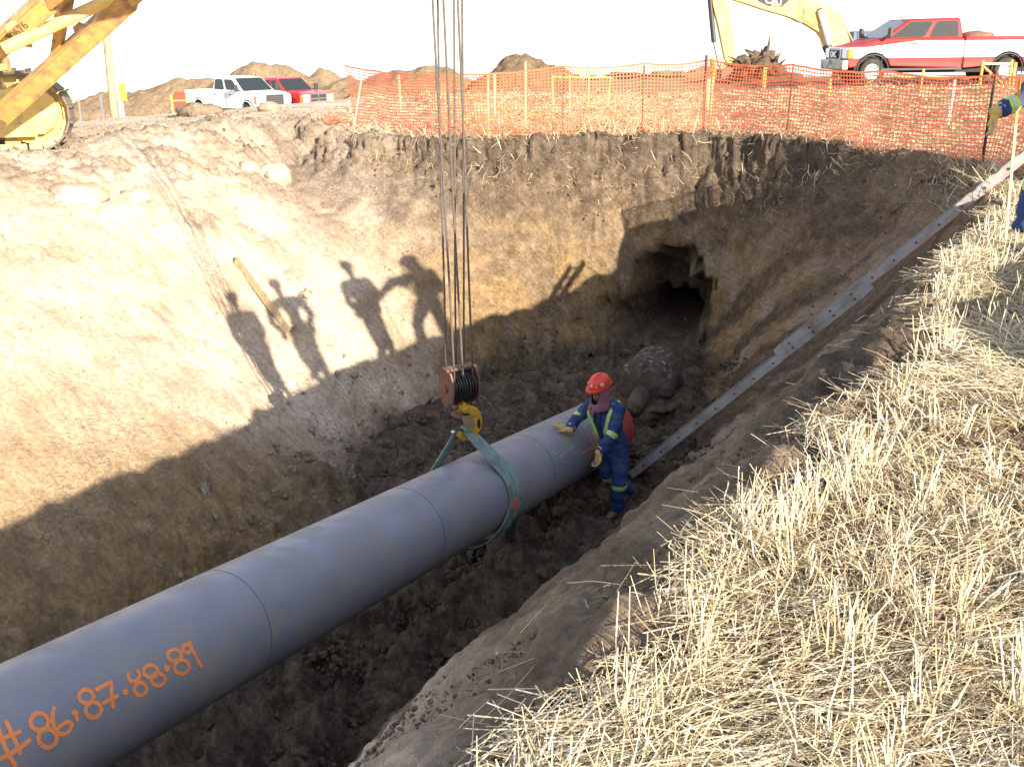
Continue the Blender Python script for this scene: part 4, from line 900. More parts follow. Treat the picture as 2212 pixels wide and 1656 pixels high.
        for cx in (rx, fx):
            # arch lip
            pts = [(cx + (wr + .10) * math.cos(t), s * (Wd / 2 - .012), wr + .02 + (wr + .10) * math.sin(t)) for t in [math.pi * i / 14 for i in range(-1, 16)]]
            MB().tube(pts, .022, 6).build('arch_lip', M['black'] if detail else P, root, True)
            w = MB(); w.lathe([(-.13, wr * .62), (-.13, wr * .93), (-.10, wr), (.10, wr), (.13, wr * .93), (.13, wr * .64), (.03, wr * .6)], (cx, s * (Wd / 2 - .17), wr), (0, s, 0), 32); wheel = w.build('wheel', M['tyre'], root, 'angle')
            rm = MB(); rm.lathe([(-.1, wr * .6), (.10, wr * .62), (.115, wr * .58), (.07, wr * .5), (.05, wr * .3), (.09, wr * .2), (.1, .04)], (cx, s * (Wd / 2 - .16), wr), (0, s, 0), 28); rm.build('rim', M['rim'], wheel, 'angle')
            for k in range(8):
                t = 2 * math.pi * k / 8
                MB().lathe([(0, .032), (.02, .032)], (cx + math.cos(t) * wr * .41, s * (Wd / 2 - .115), wr + math.sin(t) * wr * .41), (0, s, 0), 8).build('rim_hole', M['dark'], wheel)
    MB().box((L - .06, 0, .60), (.2, Wd - .02, .30)).build('front_bumper', M['bumper'] if detail else M['chrome'], root, bevel=.04, seg=3)
    MB().box((L + .005, 0, .60), (.04, .9, .07)).build('bumper_slot', M['black'], root, bevel=.01)
    for s in (-1, 1): MB().lathe([(0, .05), (.03, .05)], (L + .005, s * .72, .60), (1, 0, 0), 12).build('fog_lamp', M['black'], root)
    MB().box((.0, 0, .62), (.14, Wd - .2, .18)).build('rear_bumper', M['chrome'], root, bevel=.03)
    MB().box((L * .7, .3, roof + .02), (.04, .02, .08)).build('aerial', M['black'], root)
    return root
def twotone():
    m = mat('red_white_paint', (.58, .03, .035), .5, 0, .0, spec=.15); n = m.node_tree.nodes; l = m.node_tree.links; b = n['Principled BSDF']
    tc = n.new('ShaderNodeTexCoord'); s = n.new('ShaderNodeSeparateXYZ'); l.new(tc.outputs['Object'], s.inputs[0])
    mr = n.new('ShaderNodeMapRange'); mr.inputs[1].default_value = 4.4; mr.inputs[2].default_value = 5.9; mr.inputs[3].default_value = 1.29; mr.inputs[4].default_value = 1.12; l.new(s.outputs[0], mr.inputs[0])
    a = n.new('ShaderNodeMath'); a.operation = 'LESS_THAN'; l.new(s.outputs[2], a.inputs[0]); l.new(mr.outputs[0], a.inputs[1])
    c = n.new('ShaderNodeMath'); c.operation = 'GREATER_THAN'; l.new(s.outputs[2], c.inputs[0]); c.inputs[1].default_value = .80
    k = n.new('ShaderNodeMath'); k.operation = 'MULTIPLY'; l.new(a.outputs[0], k.inputs[0]); l.new(c.outputs[0], k.inputs[1])
    lo = n.new('ShaderNodeMapRange'); lo.inputs[1].default_value = .45; lo.inputs[2].default_value = .8; lo.inputs[3].default_value = .55; lo.inputs[4].default_value = .1
    l.new(s.outputs[2], lo.inputs[0]); nz = n.new('ShaderNodeTexNoise'); nz.inputs['Scale'].default_value = 2.5; nz.inputs['Detail'].default_value = 6; l.new(tc.outputs['Object'], nz.inputs['Vector'])
    dd = n.new('ShaderNodeMath'); dd.operation = 'MULTIPLY'; l.new(lo.outputs[0], dd.inputs[0]); l.new(nz.outputs[0], dd.inputs[1])
    x = n.new('ShaderNodeMix'); x.data_type = 'RGBA'; l.new(k.outputs[0], x.inputs[0]); x.inputs[6].default_value = (.40, .014, .02, 1); x.inputs[7].default_value = (.75, .75, .77, 1)
    y = n.new('ShaderNodeMix'); y.data_type = 'RGBA'; l.new(dd.outputs[0], y.inputs[0]); l.new(x.outputs[2], y.inputs[6]); y.inputs[7].default_value = (.5, .3, .22, 1)
    l.new(y.outputs[2], b.inputs['Base Color']); return m
# two-tone pickup at the right: nose to the left
f = at_depth(1878, 183, 31.4); r_ = at_depth(2172, 181, 31.6); hd = math.atan2(f.y - r_.y, f.x - r_.x)
dirv = Vector((math.cos(hd), math.sin(hd), 0)); zb = (f.z + r_.z) / 2
near_off = Vector((-dirv.y, dirv.x, 0)) * -1.0 if Vector((-dirv.y, dirv.x, 0)).y < 0 else Vector((-dirv.y, dirv.x, 0))
gpos = f - dirv * (1.4 + 4.26) + near_off * .85; gpos.z = zb + .0
tt = pickup('crew_cab_pickup', 'red and white two-tone crew cab pickup parked behind the orange fence at the right', gpos, hd, L=6.6, roof=1.96, belt=1.36, hood=1.19, bedrail=1.40, paint=twotone(), cabx=(2.85, 5.42), wb=(1.4, 5.66), wr=.39, ws=.85, cov=.13, grille='badge')
def text3(txt, size, m, parent, loc, rot, name='lettering', depth=.006):
    cu = bpy.data.curves.new(name, 'FONT'); cu.body = txt; cu.size = size; cu.extrude = depth; cu.align_x = 'CENTER'; cu.align_y = 'CENTER'; cu.offset = size * .02
    ob = bpy.data.objects.new(name, cu); COL.objects.link(ob); dg = bpy.context.evaluated_depsgraph_get(); me = bpy.data.meshes.new_from_object(ob.evaluated_get(dg)); bpy.data.objects.remove(ob)
    return link(name, me, m, parent, loc, rot)
text3('GMC', .24, M['chrome'], tt, (6.57, 0, .90), (R(90), 0, R(90)), 'grille_badge', .02)
# load in its bed
v, fcs = blob((0, 0, 0), .38, 3, .18, 2, 1.6, (1.5, .8, .5)); lb = link('bed_load', np_mesh('bed_load', v, tris=fcs, smooth=True), M['rust'], None, Vector(gpos) + dirv * 2.0 + Vector((0, 0, 1.40)))
tag(lb, 'brown lumpy load showing over the bed rail of the two-tone pickup', 'load')
# white crew cab and red pickup at the left
def by_corner(u, v_roof, d, head, L, roof, side=-1):
    c = at_depth(u, v_roof, d); z = c.z - roof; dv = Vector((math.cos(head), math.sin(head), 0)); rt = Vector((dv.y, -dv.x, 0))
    p = c - dv * L - rt * 1.0; p.z = z; return p
h1 = R(-40)
p1 = by_corner(553, 168, 45.5, h1, 5.9, 1.97)
pickup('crew_cab_pickup', 'white crew cab pickup parked beyond the left bank in front of the soil heaps', p1, h1, L=5.9, roof=1.97, belt=1.32, hood=1.28, bedrail=1.32, paint=M['wpaint'], cabx=(2.3, 4.65), wb=(1.15, 4.95), ws=.8, detail=False)
dv = Vector((math.cos(h1), math.sin(h1), 0)); lf = Vector((-dv.y, dv.x, 0))
p2 = at_depth(652, 170, 48); p2 = p2 - dv * 5.7 + lf * 1.0; p2.z = at_depth(652, 170, 48).z - 1.9
pickup('single_cab_pickup', 'red pickup parked on the far side of the white crew cab', p2, h1, L=5.7, roof=1.9, belt=1.27, hood=1.25, bedrail=1.25, paint=M['rpaint'], cabx=(2.5, 4.2), wb=(1.1, 4.7), grille='cross', ws=.75, detail=False)

# ================================================================== container far behind
cp = at_depth(1921, 66, 75); cr = empty('shipping_container', Vector((cp.x, cp.y, cp.z - 2.6)), 0, 'blue corrugated shipping container showing over the bonnet of the two-tone pickup', 'container')
MB().box((0, 0, 1.3), (6.0, 2.4, 2.5)).build('shell', M['cont'], cr)
for i in range(26): MB().box((-2.9 + i * .232, -1.22, 1.3), (.10, .06, 2.3)).build('corrugation', M['cont'], cr)
for z in (.06, 2.56): MB().box((0, -1.23, z), (6.06, .1, .12)).build('side_rail', M['cont'], cr)
for x in (-2.98, 2.98): MB().box((x, -1.23, 1.3), (.12, .12, 2.6)).build('corner_post', M['cont'], cr)
MB().box((-1.75, -1.27, 1.95), (.9, .02, .6)).build('pale_panel', M['lathw'], cr)

# ================================================================== excavator
def excavator():
    D_ = 42.0; g = lambda u, v, dd=0: at_depth(u, v, D_ + dd)
    o = g(1700, 200); root = empty('excavator', o, 0, 'yellow excavator with arched boom, its bucket down beside the stump pile', 'excavator')
    ex = Vector((1, 0, 0)); Y = M['yel2']; off = Vector((0, 0, 0))
    # all outlines in the vertical plane y = const through the machine's centreline
    def pl(pts): 
        return [(g(u, v).x - o.x, g(u, v).z - o.z) for u, v in pts]
    yc = g(1700, 100).y - o.y
    upper = [(1540, -42), (1575, -30), (1640, -14), (1700, -8), (1760, 4), (1795, 26), (1816, 56), (1832, 92), (1850, 140)]
    lower = [(1800, 145), (1784, 98), (1762, 70), (1728, 50), (1690, 36), (1640, 22), (1590, 6), (1560, -2), (1540, -10)]
    def plate(nm, pts, th, m, dy=0, bevel=.03):
        P = pl(pts); mb = MB(); mb.prism(P, (0, yc + dy, 0), (1, 0, 0), (0, 0, 1), th); return mb.build(nm, m, root, False, bevel=bevel)
    boom = plate('boom', upper + lower, .55, Y)
    # red, white and black name panel on the side plate
    plate('name_panel', [(1606, -16), (1702, -8), (1690, 6), (1677, 18), (1648, 15), (1629, 6)], .562, M['dark'], bevel=0)
    plate('name_patch', [(1655, 14), (1676, 16), (1664, 5)], .574, M['lathy'], bevel=0)
    t = g(1661, 4) - o; tx = text3('CAT', .40, M['white'], root, (t.x, yc - .30, t.z), (R(90), R(6), 0), 'lettering')
    plate('boom_bracket', [(1726, 16), (1760, 24), (1772, 40), (1750, 60), (1724, 42)], .62, M['yel'])
    plate('boom_weld_band', [(1712, -4), (1728, -1), (1724, 50), (1708, 43)], .556, M['yel'], bevel=0)
    # stick
    stick = plate('stick', [(1530, -60), (1560, -60), (1566, 0), (1578, 60), (1592, 140), (1580, 148), (1566, 128), (1548, 60), (1532, 10), (1528, -30)], .4, Y)
    def rod(nm, a, b, r, m, dy): 
        A = g(*a) - o; B_ = g(*b) - o; A.y = B_.y = yc + dy; return MB().tube([A, B_], r, 12).build(nm, m, root, 'angle')
    rod('bucket_cylinder', (1526, -5), (1541, 92), .105, M['black'], -.05); rod('cylinder_rod', (1540, 88), (1556, 146), .05, M['chrome'], -.05)
    rod('boom_cylinder', (1758, 24), (1790, 108), .12, M['lathw'], -.36); rod('boom_cylinder', (1758, 24), (1790, 108), .12, M['lathw'], .36)
    rod('hydraulic_line', (1745, -2), (1822, 60), .03, M['yel'], -.2); rod('hydraulic_line', (1800, 28), (1842, 96), .03, M['yel'], -.2)
    rod('cylinder_foot', (1780, 98), (1792, 122), .2, M['black'], -.36)
    MB().lathe([(-.36, .14), (.36, .14)], (g(1760, 26).x - o.x, yc, g(1760, 26).z - o.z), (0, 1, 0), 18).build('boom_pin', M['black'], root, 'angle')
    plate('bucket_link', [(1556, 140), (1572, 134), (1592, 128), (1580, 138), (1568, 146), (1560, 158)], .3, Y)
    plate('bucket', [(1556, 150), (1590, 140), (1606, 156), (1612, 182), (1596, 200), (1572, 196), (1558, 178)], .9, M['track'], .0)
    # upper works and undercarriage, standing in a hollow behind the pickup
    cx, cz = g(1905, 120).x - o.x, gz(g(1905, 120).x, o.y + yc) - o.z
    bz = cz + .0
    MB().box((cx + .8, yc, bz + 1.75), (3.6, 2.6, 1.1)).build('engine_house', Y, root, bevel=.1)
    MB().box((cx + 2.3, yc, bz + 1.7), (.8, 2.5, 1.0)).build('counterweight', M['black'], root, bevel=.15)
    cab = MB().box((cx - .9, yc + .8, bz + 1.95), (1.4, .95, 1.4)).build('cab', Y, root, bevel=.06)
    MB().box((cx - .95, yc + .32, bz + 2.2), (1.1, .02, .8)).build('cab_window', M['glass'], cab); MB().box((cx - 1.61, yc + .8, bz + 2.1), (.02, .8, 1.0)).build('cab_window', M['glass'], cab)
    MB().lathe([(0, .7), (.3, .7)], (cx, yc, bz + .9), (0, 0, 1), 20).build('turntable', M['black'], root)
    for s in (-1, 1):
        P = [(cx - 1.9 + .42 * math.cos(t), bz + .45 + .45 * math.sin(t)) for t in [R(90 + 18 * i) for i in range(11)]] + [(cx + 1.9 + .42 * math.cos(t), bz + .45 + .45 * math.sin(t)) for t in [R(-90 + 18 * i) for i in range(11)]]
        MB().prism(P, (0, yc + s * 1.2, 0), (1, 0, 0), (0, 0, 1), .6).build('crawler_track', M['track'], root, bevel=.04)
    return root
excavator()

# ================================================================== yellow crawler pipelayer on the left bank
def pipelayer():
    # centre of the front idler, track axis runs to the left
    I = at_depth(62, 246, 16.4); o = Vector((I.x, I.y, I.z - .62)); root = empty('pipelayer', o, R(16), 'yellow crawler pipelayer with a braced boom standing on the left bank', 'pipelayer')
    Rr = .60; zc = .62; Lg = 3.3; ht = .3
    # local: x to the right (front of machine), y away, z up
    def track(y0, full):
        tr = MB(); P = []
        NS = 44; per = 2 * Lg + 2 * math.pi * Rr
        for i in range(NS):
            s = per * i / NS
            if s < Lg: x, z, a = -Lg + s, zc + Rr, 0
            elif s < Lg + math.pi * Rr: t = (s - Lg) / Rr; x, z, a = math.sin(t) * Rr, zc + math.cos(t) * Rr, t
            elif s < 2 * Lg + math.pi * Rr: x, z, a = -(s - Lg - math.pi * Rr), zc - Rr, math.pi
            else: t = (s - 2 * Lg - math.pi * Rr) / Rr; x, z, a = -Lg - math.sin(t) * Rr, zc - math.cos(t) * Rr, math.pi + t
            P.append((x, z, a))
        return P
    w = per = None
    pad = MB(); ln = (2 * Lg + 2 * math.pi * Rr) / 44
    pad.box((0, 0, 0), (ln * .97, .72, .035)); pad.box((-ln * .40, 0, .035), (.03, .72, .07))
    p0 = pad.build('track_shoe', M['track'], root, bevel=.004, seg=1)
    lk = MB(); lk.box((0, 0, -.06), (ln * .85, .06, .10)); l0 = lk.build('track_link', M['yel2'], root, bevel=.02)
    first = True
    for y0 in (.36, 2.5):
        xo = 0 if y0 < 1 else -.45
        for x, z, a in track(y0, True):
            x += xo
            q = p0 if first else p0.copy(); 
            if not first: COL.objects.link(q)
            q.parent = root; q.location = (x, y0, z); q.rotation_euler = (0, a, 0)
            k = l0 if first else l0.copy()
            if not first: COL.objects.link(k)
            k.parent = root; k.location = (x, y0 - .16, z); k.rotation_euler = (0, a, 0); first = False
        MB().lathe([(-.10, .40), (-.08, .50), (.08, .50), (.10, .40)], (xo, y0 - .02, zc), (0, 1, 0), 32).build('idler_wheel', M['yel2'], root, 'angle')
        MB().lathe([(-.10, .40), (-.08, .48), (.08, .48), (.10, .40)], (-Lg, y0 - .02, zc), (0, 1, 0), 24).build('drive_sprocket', M['yel'], root, 'angle')
        fr = [(-Lg, .34), (-.75, .30), (.18, .28), (.36, .40), (.46, .62), (.40, .86), (.22, 1.02), (-.05, 1.06), (-.5, .98), (-Lg, .9)]
        MB().prism(fr, (0, y0 - .24, 0), (1, 0, 0), (0, 0, 1), .10).build('track_frame', M['yel2'], root, False, bevel=.02)
        MB().box((-.30, y0 - .31, .36), (.75, .05, .22)).build('guard_plate', M['yel2'], root, bevel=.015)
        MB().lathe([(0, .2), (.03, .19)], (.0, y0 - .33, zc), (0, 1, 0), 20).build('hub_cover', M['yel2'], root, 'angle')
        for i in range(7): MB().lathe([(-.1, .12), (.1, .12)], (-.35 - i * .42, y0, .17), (0, 1, 0), 14).build('track_roller', M['yel'], root, 'angle')
    # hull, deck, tank
    MB().box((-2.1, 1.45, 1.05), (3.2, 1.5, .9)).build('hull', M['yel'], root, bevel=.05)
    MB().box((-1.25, .55, 1.32), (1.75, .9, .12)).build('deck', M['yel2'], root, bevel=.02); MB().box((-.55, .2, 1.22), (.9, .1, .12)).build('deck_edge', M['yel2'], root, bevel=.01)
    MB().box((-1.9, 1.45, 1.9), (2.0, 1.2, .9)).build('engine_hood', M['yel2'], root, bevel=.06)
    v, fcs = blob((0, 0, 0), .3, 9, .25, 2, 2.5, (1.9, 1, .35)); soil_obj('mud_heap', v, fcs, root, (-1.0, .55, 1.42), (0, 0, 0, .8))
    MB().box((-.62, .32, 1.75), (.14, .14, .9)).build('winch_post', M['yel'], root, bevel=.01)
    # boom: two box legs from the track frame, meeting over the pit
    inv = (Matrix.Translation(o) @ Matrix.Rotation(R(16), 4, 'Z')).inverted()
    W = lambda p: inv @ Vector(p)
    T = W(TIP + Vector((.05, .1, .05)))
    f1 = W(at_depth(2, 250, 15.6)); a1 = W(at_depth(281, -2, 14.0))
    f2 = W(at_depth(-190, 270, 14.9)); a2 = W(at_depth(104, 2, 13.55))
    upv = Vector((0, -.6, .8))
    def leg(f, a, nm):
        T1 = T; pts = [f, a, T1]; m = MB(); m.bar(f, a, .17, .25, upv); o1 = m.build(nm, M['yel'], root, bevel=.012); m = MB(); m.bar(a, T1, .16, .22, upv); o2 = m.build(nm, M['yel'], root, bevel=.012)
        # flanges standing proud of the web
        for s in (-1, 1):
            aa, bb = frame_of(a - f, upv); MB().bar(f + bb * s * .125, a + bb * s * .125, .23, .016, upv).build('boom_flange', M['yel'], root)
        return o1
    leg(f1, a1, 'boom_leg'); leg(f2, a2, 'boom_leg')
    L1 = lambda t: f1.lerp(a1, t); L2 = lambda t: f2.lerp(a2, t)
    def brace(p, q, r=.055, nm='boom_brace', flat=1): return MB().tube([p, q], r, 14).build(nm, M['yel2'], root, 'angle')
    # locate brace ends by where they cross the legs in view
    P = lambda u, v, d: W(at_depth(u, v, d))
    brace(P(8, 106, 13.75), P(262, -12, 14.0), .085)
    m = MB(); m.bar(P(122, 118, 14.85), P(133, 48, 14.35), .19, .12, upv); m.build('boom_brace', M['yel'], root, bevel=.01)
    m = MB(); m.bar(P(133, 48, 14.35), P(146, -20, 13.6), .19, .12, upv); m.build('boom_brace', M['yel'], root, bevel=.01)
    MB().bar(P(6, 90, 14), P(70, 100, 14.2), .06, .05).build('brace_stub', M['yel2'], root)
    brace(P(-5, -10, 13.2), P(34, 30, 13.5), .012, 'guy_wire')
    for u, v, d in ((172, 62, 14.35), (28, 60, 13.4)):
        MB().prism([(-.1, 0), (.1, 0), (.06, .07), (-.06, .07)], P(u, v, d), (.78, 0, .6), (-.6, 0, .78), .05).build('lug_plate', M['yel'], root, bevel=.004)
    # stencilled number on the upper leg
    d = (a2 - f2).normalized(); aa, bb = frame_of(d, upv); n_ = -aa if aa.y > 0 else aa
    side = n_; c = P(-34, 112, 13.1)
    # put it on the face of the web that looks at the pit
    t = (c - f2).dot(d); c = f2 + d * t + n_ * .089
    rot = Matrix((d, n_.cross(d), n_)).transposed().to_euler(); tx = text3('30676', .16, M['numk'], root, c, rot, 'painted_number', .001)
    return root
M['numk'] = mat('faded_black_paint', (.12, .09, .05), .7)
pipelayer()
pr_ = far_post(243, 240, 240, 35.5, M['pole'], .14, 'tall bare wooden utility pole leaning slightly left behind the left bank', 'utility pole', 'utility_pole')
bpy.data.objects.remove(pr_.children[0]); b = pr_.location
t = at_depth(226, 50, 35.5); t = b + (t - b) * 2.3
MB().tube([Vector((0, 0, -1)), t - b], [.155, .11], 16).build('shaft', M['pole'], pr_, 'angle')
far_post(222, 204, 244, 37, M['lathw'], .05, 'white post just left of the utility pole', 'post', 'marker_post', -6); far_post(170, 216, 246, 40, M['lathw'], .04, 'thin white stake between the crawler machine and the utility pole', 'stake', 'survey_stake', 0)

# ================================================================== soil heaps
def heap(name, cx, cy, zb, lx, ly, h, rz, seed, label, peaks=((0, 0, 1),), cls=(0, .25, .08, .05), n=90, cat='soil heap', rough=1.0, res=1.0):
    xs = np.linspace(-1.15, 1.15, n); X, Y = np.meshgrid(xs, np.linspace(-1.15, 1.15, max(24, int(n * ly / lx))), indexing='xy')
    H = np.zeros_like(X)
    for px, py, ph in peaks: H = np.maximum(H, ph * np.clip(1 - np.sqrt(((X - px) / .62) ** 2 + ((Y - py) / .85) ** 2), 0, 1) ** .85)
    H = h * H * (1 + .0 * X); wx, wy = X * lx / 2, Y * ly / 2
    H = H + rough * (.10 * h * fbm(wx / 2.3, wy / 2.3, seed, 3, seed) + .12 * fbm(wx / .8, wy / .8, seed, 3, seed + 5) * (H > .1) + .05 * fbm(wx / .3, wy / .3, 0, 2, seed + 9))
    H = H - .6 * smooth(.8, 1.1, np.maximum(np.abs(X), np.abs(Y)))
    V = np.stack([wx.ravel(), wy.ravel(), H.ravel()], 1); ny, nx = X.shape; i = np.arange(ny - 1)[:, None] * nx; j = np.arange(nx - 1)[None]
    Q = np.stack([i + j, i + j + 1, i + nx + j + 1, i + nx + j], -1).reshape(-1, 4)
    me = np_mesh(name, V, Q, smooth=True, attr=dict(soil=np.tile(np.array(cls), (len(V), 1)), pit=np.full(len(V), .7)))
    o = link(name, me, SOIL, None, (cx, cy, zb), (0, 0, rz)); return tag(o, label, cat)
def heap_at(u, d, zb, *a, **k):
    p = at_depth(u, 150, d); return heap('soil_heap', p.x, p.y, zb, *a, **k)
heap_at(400, 68, -2.4, 17, 7, 2.1, 0, 3, 'long low brown soil heap behind the tail of the white pickup', peaks=((-.45, 0, .45), (-.1, 0, .8), (.2, 0, .95), (.5, 0, .6)), n=130)
heap_at(640, 66, -1.9, 13, 7, 2.45, 0, 8, 'tallest brown soil heap, behind the two parked pickups at the left', peaks=((-.42, 0, 1.0), (-.12, 0, .92), (.25, 0, .75), (.6, 0, .35)), n=120)
heap_at(810, 64, -1.5, 9, 6, 1.3, 0, 12, 'small soil heap just left of where the orange fence begins', peaks=((-.4, 0, .8), (.1, 0, 1), (.5, 0, .7)), n=90)
heap_at(905, 52, -.35, 6.5, 4, .75, 0, 14, 'low soil heap behind the fence left of the hoist ropes', peaks=((-.3, 0, .8), (.2, 0, 1)), n=70)
heap_at(1135, 40, -.05, 5.2, 3.4, 1.15, 0, 17, 'dark-topped soil mound behind the fence right of the hoist ropes', peaks=((-.35, 0, .55), (0, 0, 1.15), (.35, 0, .6)), cls=(0, .4, 0, .6), n=90, rough=1.3)
heap_at(1440, 50, -.35, 9, 5, .62, 0, 23, 'low reddish-brown ridge behind the fence left of the main post', peaks=((-.5, 0, .7), (0, 0, .9), (.5, 0, 1.0)), cls=(0, .5, .1, .1), n=90)
heap_at(1660, 39, .05, 4.0, 3.0, .75, 0, 29, 'dark earth mound under the uprooted stumps beside the bucket', peaks=((-.2, 0, 1), (.2, 0, .8)), cls=(.2, .2, 0, .6), n=60)
def stumps():
    b = at_depth(1640, 172, 38.2); b.z = gz(b.x, b.y) + .3; q = random.Random(9)
    for i, (u, vt, s) in enumerate(((1608, 118, 1.15), (1646, 112, 1.45), (1674, 130, 1.1))):
        p = at_depth(u, vt + 28, 38.0 + .2 * i); root = empty('tree_stump', p, q.uniform(0, 6), ('left stump of the uprooted stump pile by the bucket', 'tallest uprooted stump of the pile, with a broken trunk pointing up', 'right stump of the uprooted stump pile by the pickup\'s nose')[i], 'stump', 'uprooted stumps piled beside the excavator bucket')
        v, fcs = blob((0, 0, 0), .36 * s, 31 + i, .35, 3, 2.6, (1.2, 1, 1)); MBm = np_mesh('root_ball', v, tris=fcs, smooth=False); link('root_ball', MBm, M['stump'], root)
        for k in range(11):
            d = Vector((q.gauss(0, 1), q.gauss(0, .7), q.gauss(.2, .7))).normalized(); d2 = (d + Vector((q.gauss(0, .4), q.gauss(0, .3), q.gauss(0, .4)))).normalized()
            MB().tube([d * .2 * s, d * .48 * s, d * .48 * s + d2 * .25 * s], [.07 * s, .04 * s, .015], 6).build('root', M['stump'], root, True)
        if i == 1: MB().tube([(0, 0, 0), (.15, 0, .35), (.34, 0, .62)], [.17, .14, .1], 10).build('broken_trunk', M['stump'], root, True)
M['stump'] = mat('root_wood', (.085, .058, .034), .9, 0, .35, 6, None, 3, .5, .8, 14)
stumps()
# ================================================================== people
def remeshed(mb, name, m, parent, voxel, smooth_it=3, fold=0.0, fscale=9.0, label=None):
    me = bpy.data.meshes.new(name); me.from_pydata(mb.v, [], mb.f); bm = bmesh.new(); bm.from_mesh(me); bmesh.ops.recalc_face_normals(bm, faces=bm.faces); bm.to_mesh(me); bm.free()
    ob = bpy.data.objects.new(name, me); COL.objects.link(ob)
    md = ob.modifiers.new('r', 'REMESH'); md.mode = 'VOXEL'; md.voxel_size = voxel
    sm = ob.modifiers.new('s', 'SMOOTH'); sm.iterations = smooth_it; sm.factor = .5
    dg = bpy.context.evaluated_depsgraph_get(); me2 = bpy.data.meshes.new_from_object(ob.evaluated_get(dg)); bpy.data.objects.remove(ob); bpy.data.meshes.remove(me)
    me2.name = name; me2.materials.clear()
    n = len(me2.vertices); co = np.empty(n * 3, np.float32); me2.vertices.foreach_get('co', co); co = co.reshape(-1, 3)
    if fold:
        no = np.empty(n * 3, np.float32); me2.vertices.foreach_get('normal', no); no = no.reshape(-1, 3)
        f = fbm(co[:, 0] * fscale, co[:, 1] * fscale, co[:, 2] * fscale * 1.8, 3, 77, .5, True)
        co = co + no * (f * fold)[:, None]; me2.vertices.foreach_set('co', co.astype(np.float32).ravel())
    me2.polygons.foreach_set('use_smooth', [True] * len(me2.polygons)); me2.update()
    o = link(name, me2, m, parent)
    if label: o['label'] = label
    return o
def lerp(a, b, t): return Vector(a) * (1 - t) + Vector(b) * t
def hand_mesh(wrist, direction, palm_n, curl=.5, scale=1.0, fat=1.0, side=1):
    """one palm with four unequal fingers and a thumb; direction = where the fingers point"""
    d = Vector(direction).normalized(); n = Vector(palm_n); n = (n - d * n.dot(d)).normalized(); s = d.cross(n).normalized() * side
    m = MB(); w = Vector(wrist); S = scale
    m.tube([w - d * .02, w + d * .045 * S, w + d * .10 * S], [(.032 * fat, .022 * fat), (.044 * fat, .02 * fat), (.044 * fat, .018 * fat)], 12, up=n)
    for i, (off, ln) in enumerate(((-.034, .072), (-.012, .082), (.011, .078), (.033, .06))):
        p = w + d * .092 * S + s * off * S; a = 0; P = [p - d * .02]; dd = d.copy()
        P.append(p)
        for k in range(3):
            a += curl * .55; dd = d * math.cos(a) + n * math.sin(a); p = p + dd * ln * S / 3 * (1.2 - .15 * k); P.append(p)
        m.tube(P, [.0105 * fat, .0115 * fat, .0108 * fat, .0098 * fat, .008 * fat], 8)
    p = w + d * .03 * S - s * .03 * S; t = (d * .55 - s * .8 + n * .25).normalized(); t2 = (d * .85 - s * .35 + n * .4).normalized()
    m.tube([p, p + t * .035 * S, p + t * .035 * S + t2 * .032 * S, p + t * .035 * S + t2 * .058 * S], [.015 * fat, .0135 * fat, .0115 * fat, .009 * fat], 8)
    return m
def band(parent, a, b, t0, t1, r, two=True, up=Vector((0, 0, 1)), flat=1.0):
    a = Vector(a); b = Vector(b); c0 = a.lerp(b, t0); c1 = a.lerp(b, t1)
    d = (b - a).normalized(); w = (c1 - c0).length
    MB().tube([c0, c1], [r * 1.0, r * .98], 20, up=up, flat=flat).build('lime_band', M['hivis'], parent, 'angle')
    MB().tube([c0.lerp(c1, .33), c0.lerp(c1, .67)], [r * 1.0 + .004, r * .98 + .004], 20, up=up, flat=flat).build('silver_band', M['silver'], parent, 'angle')
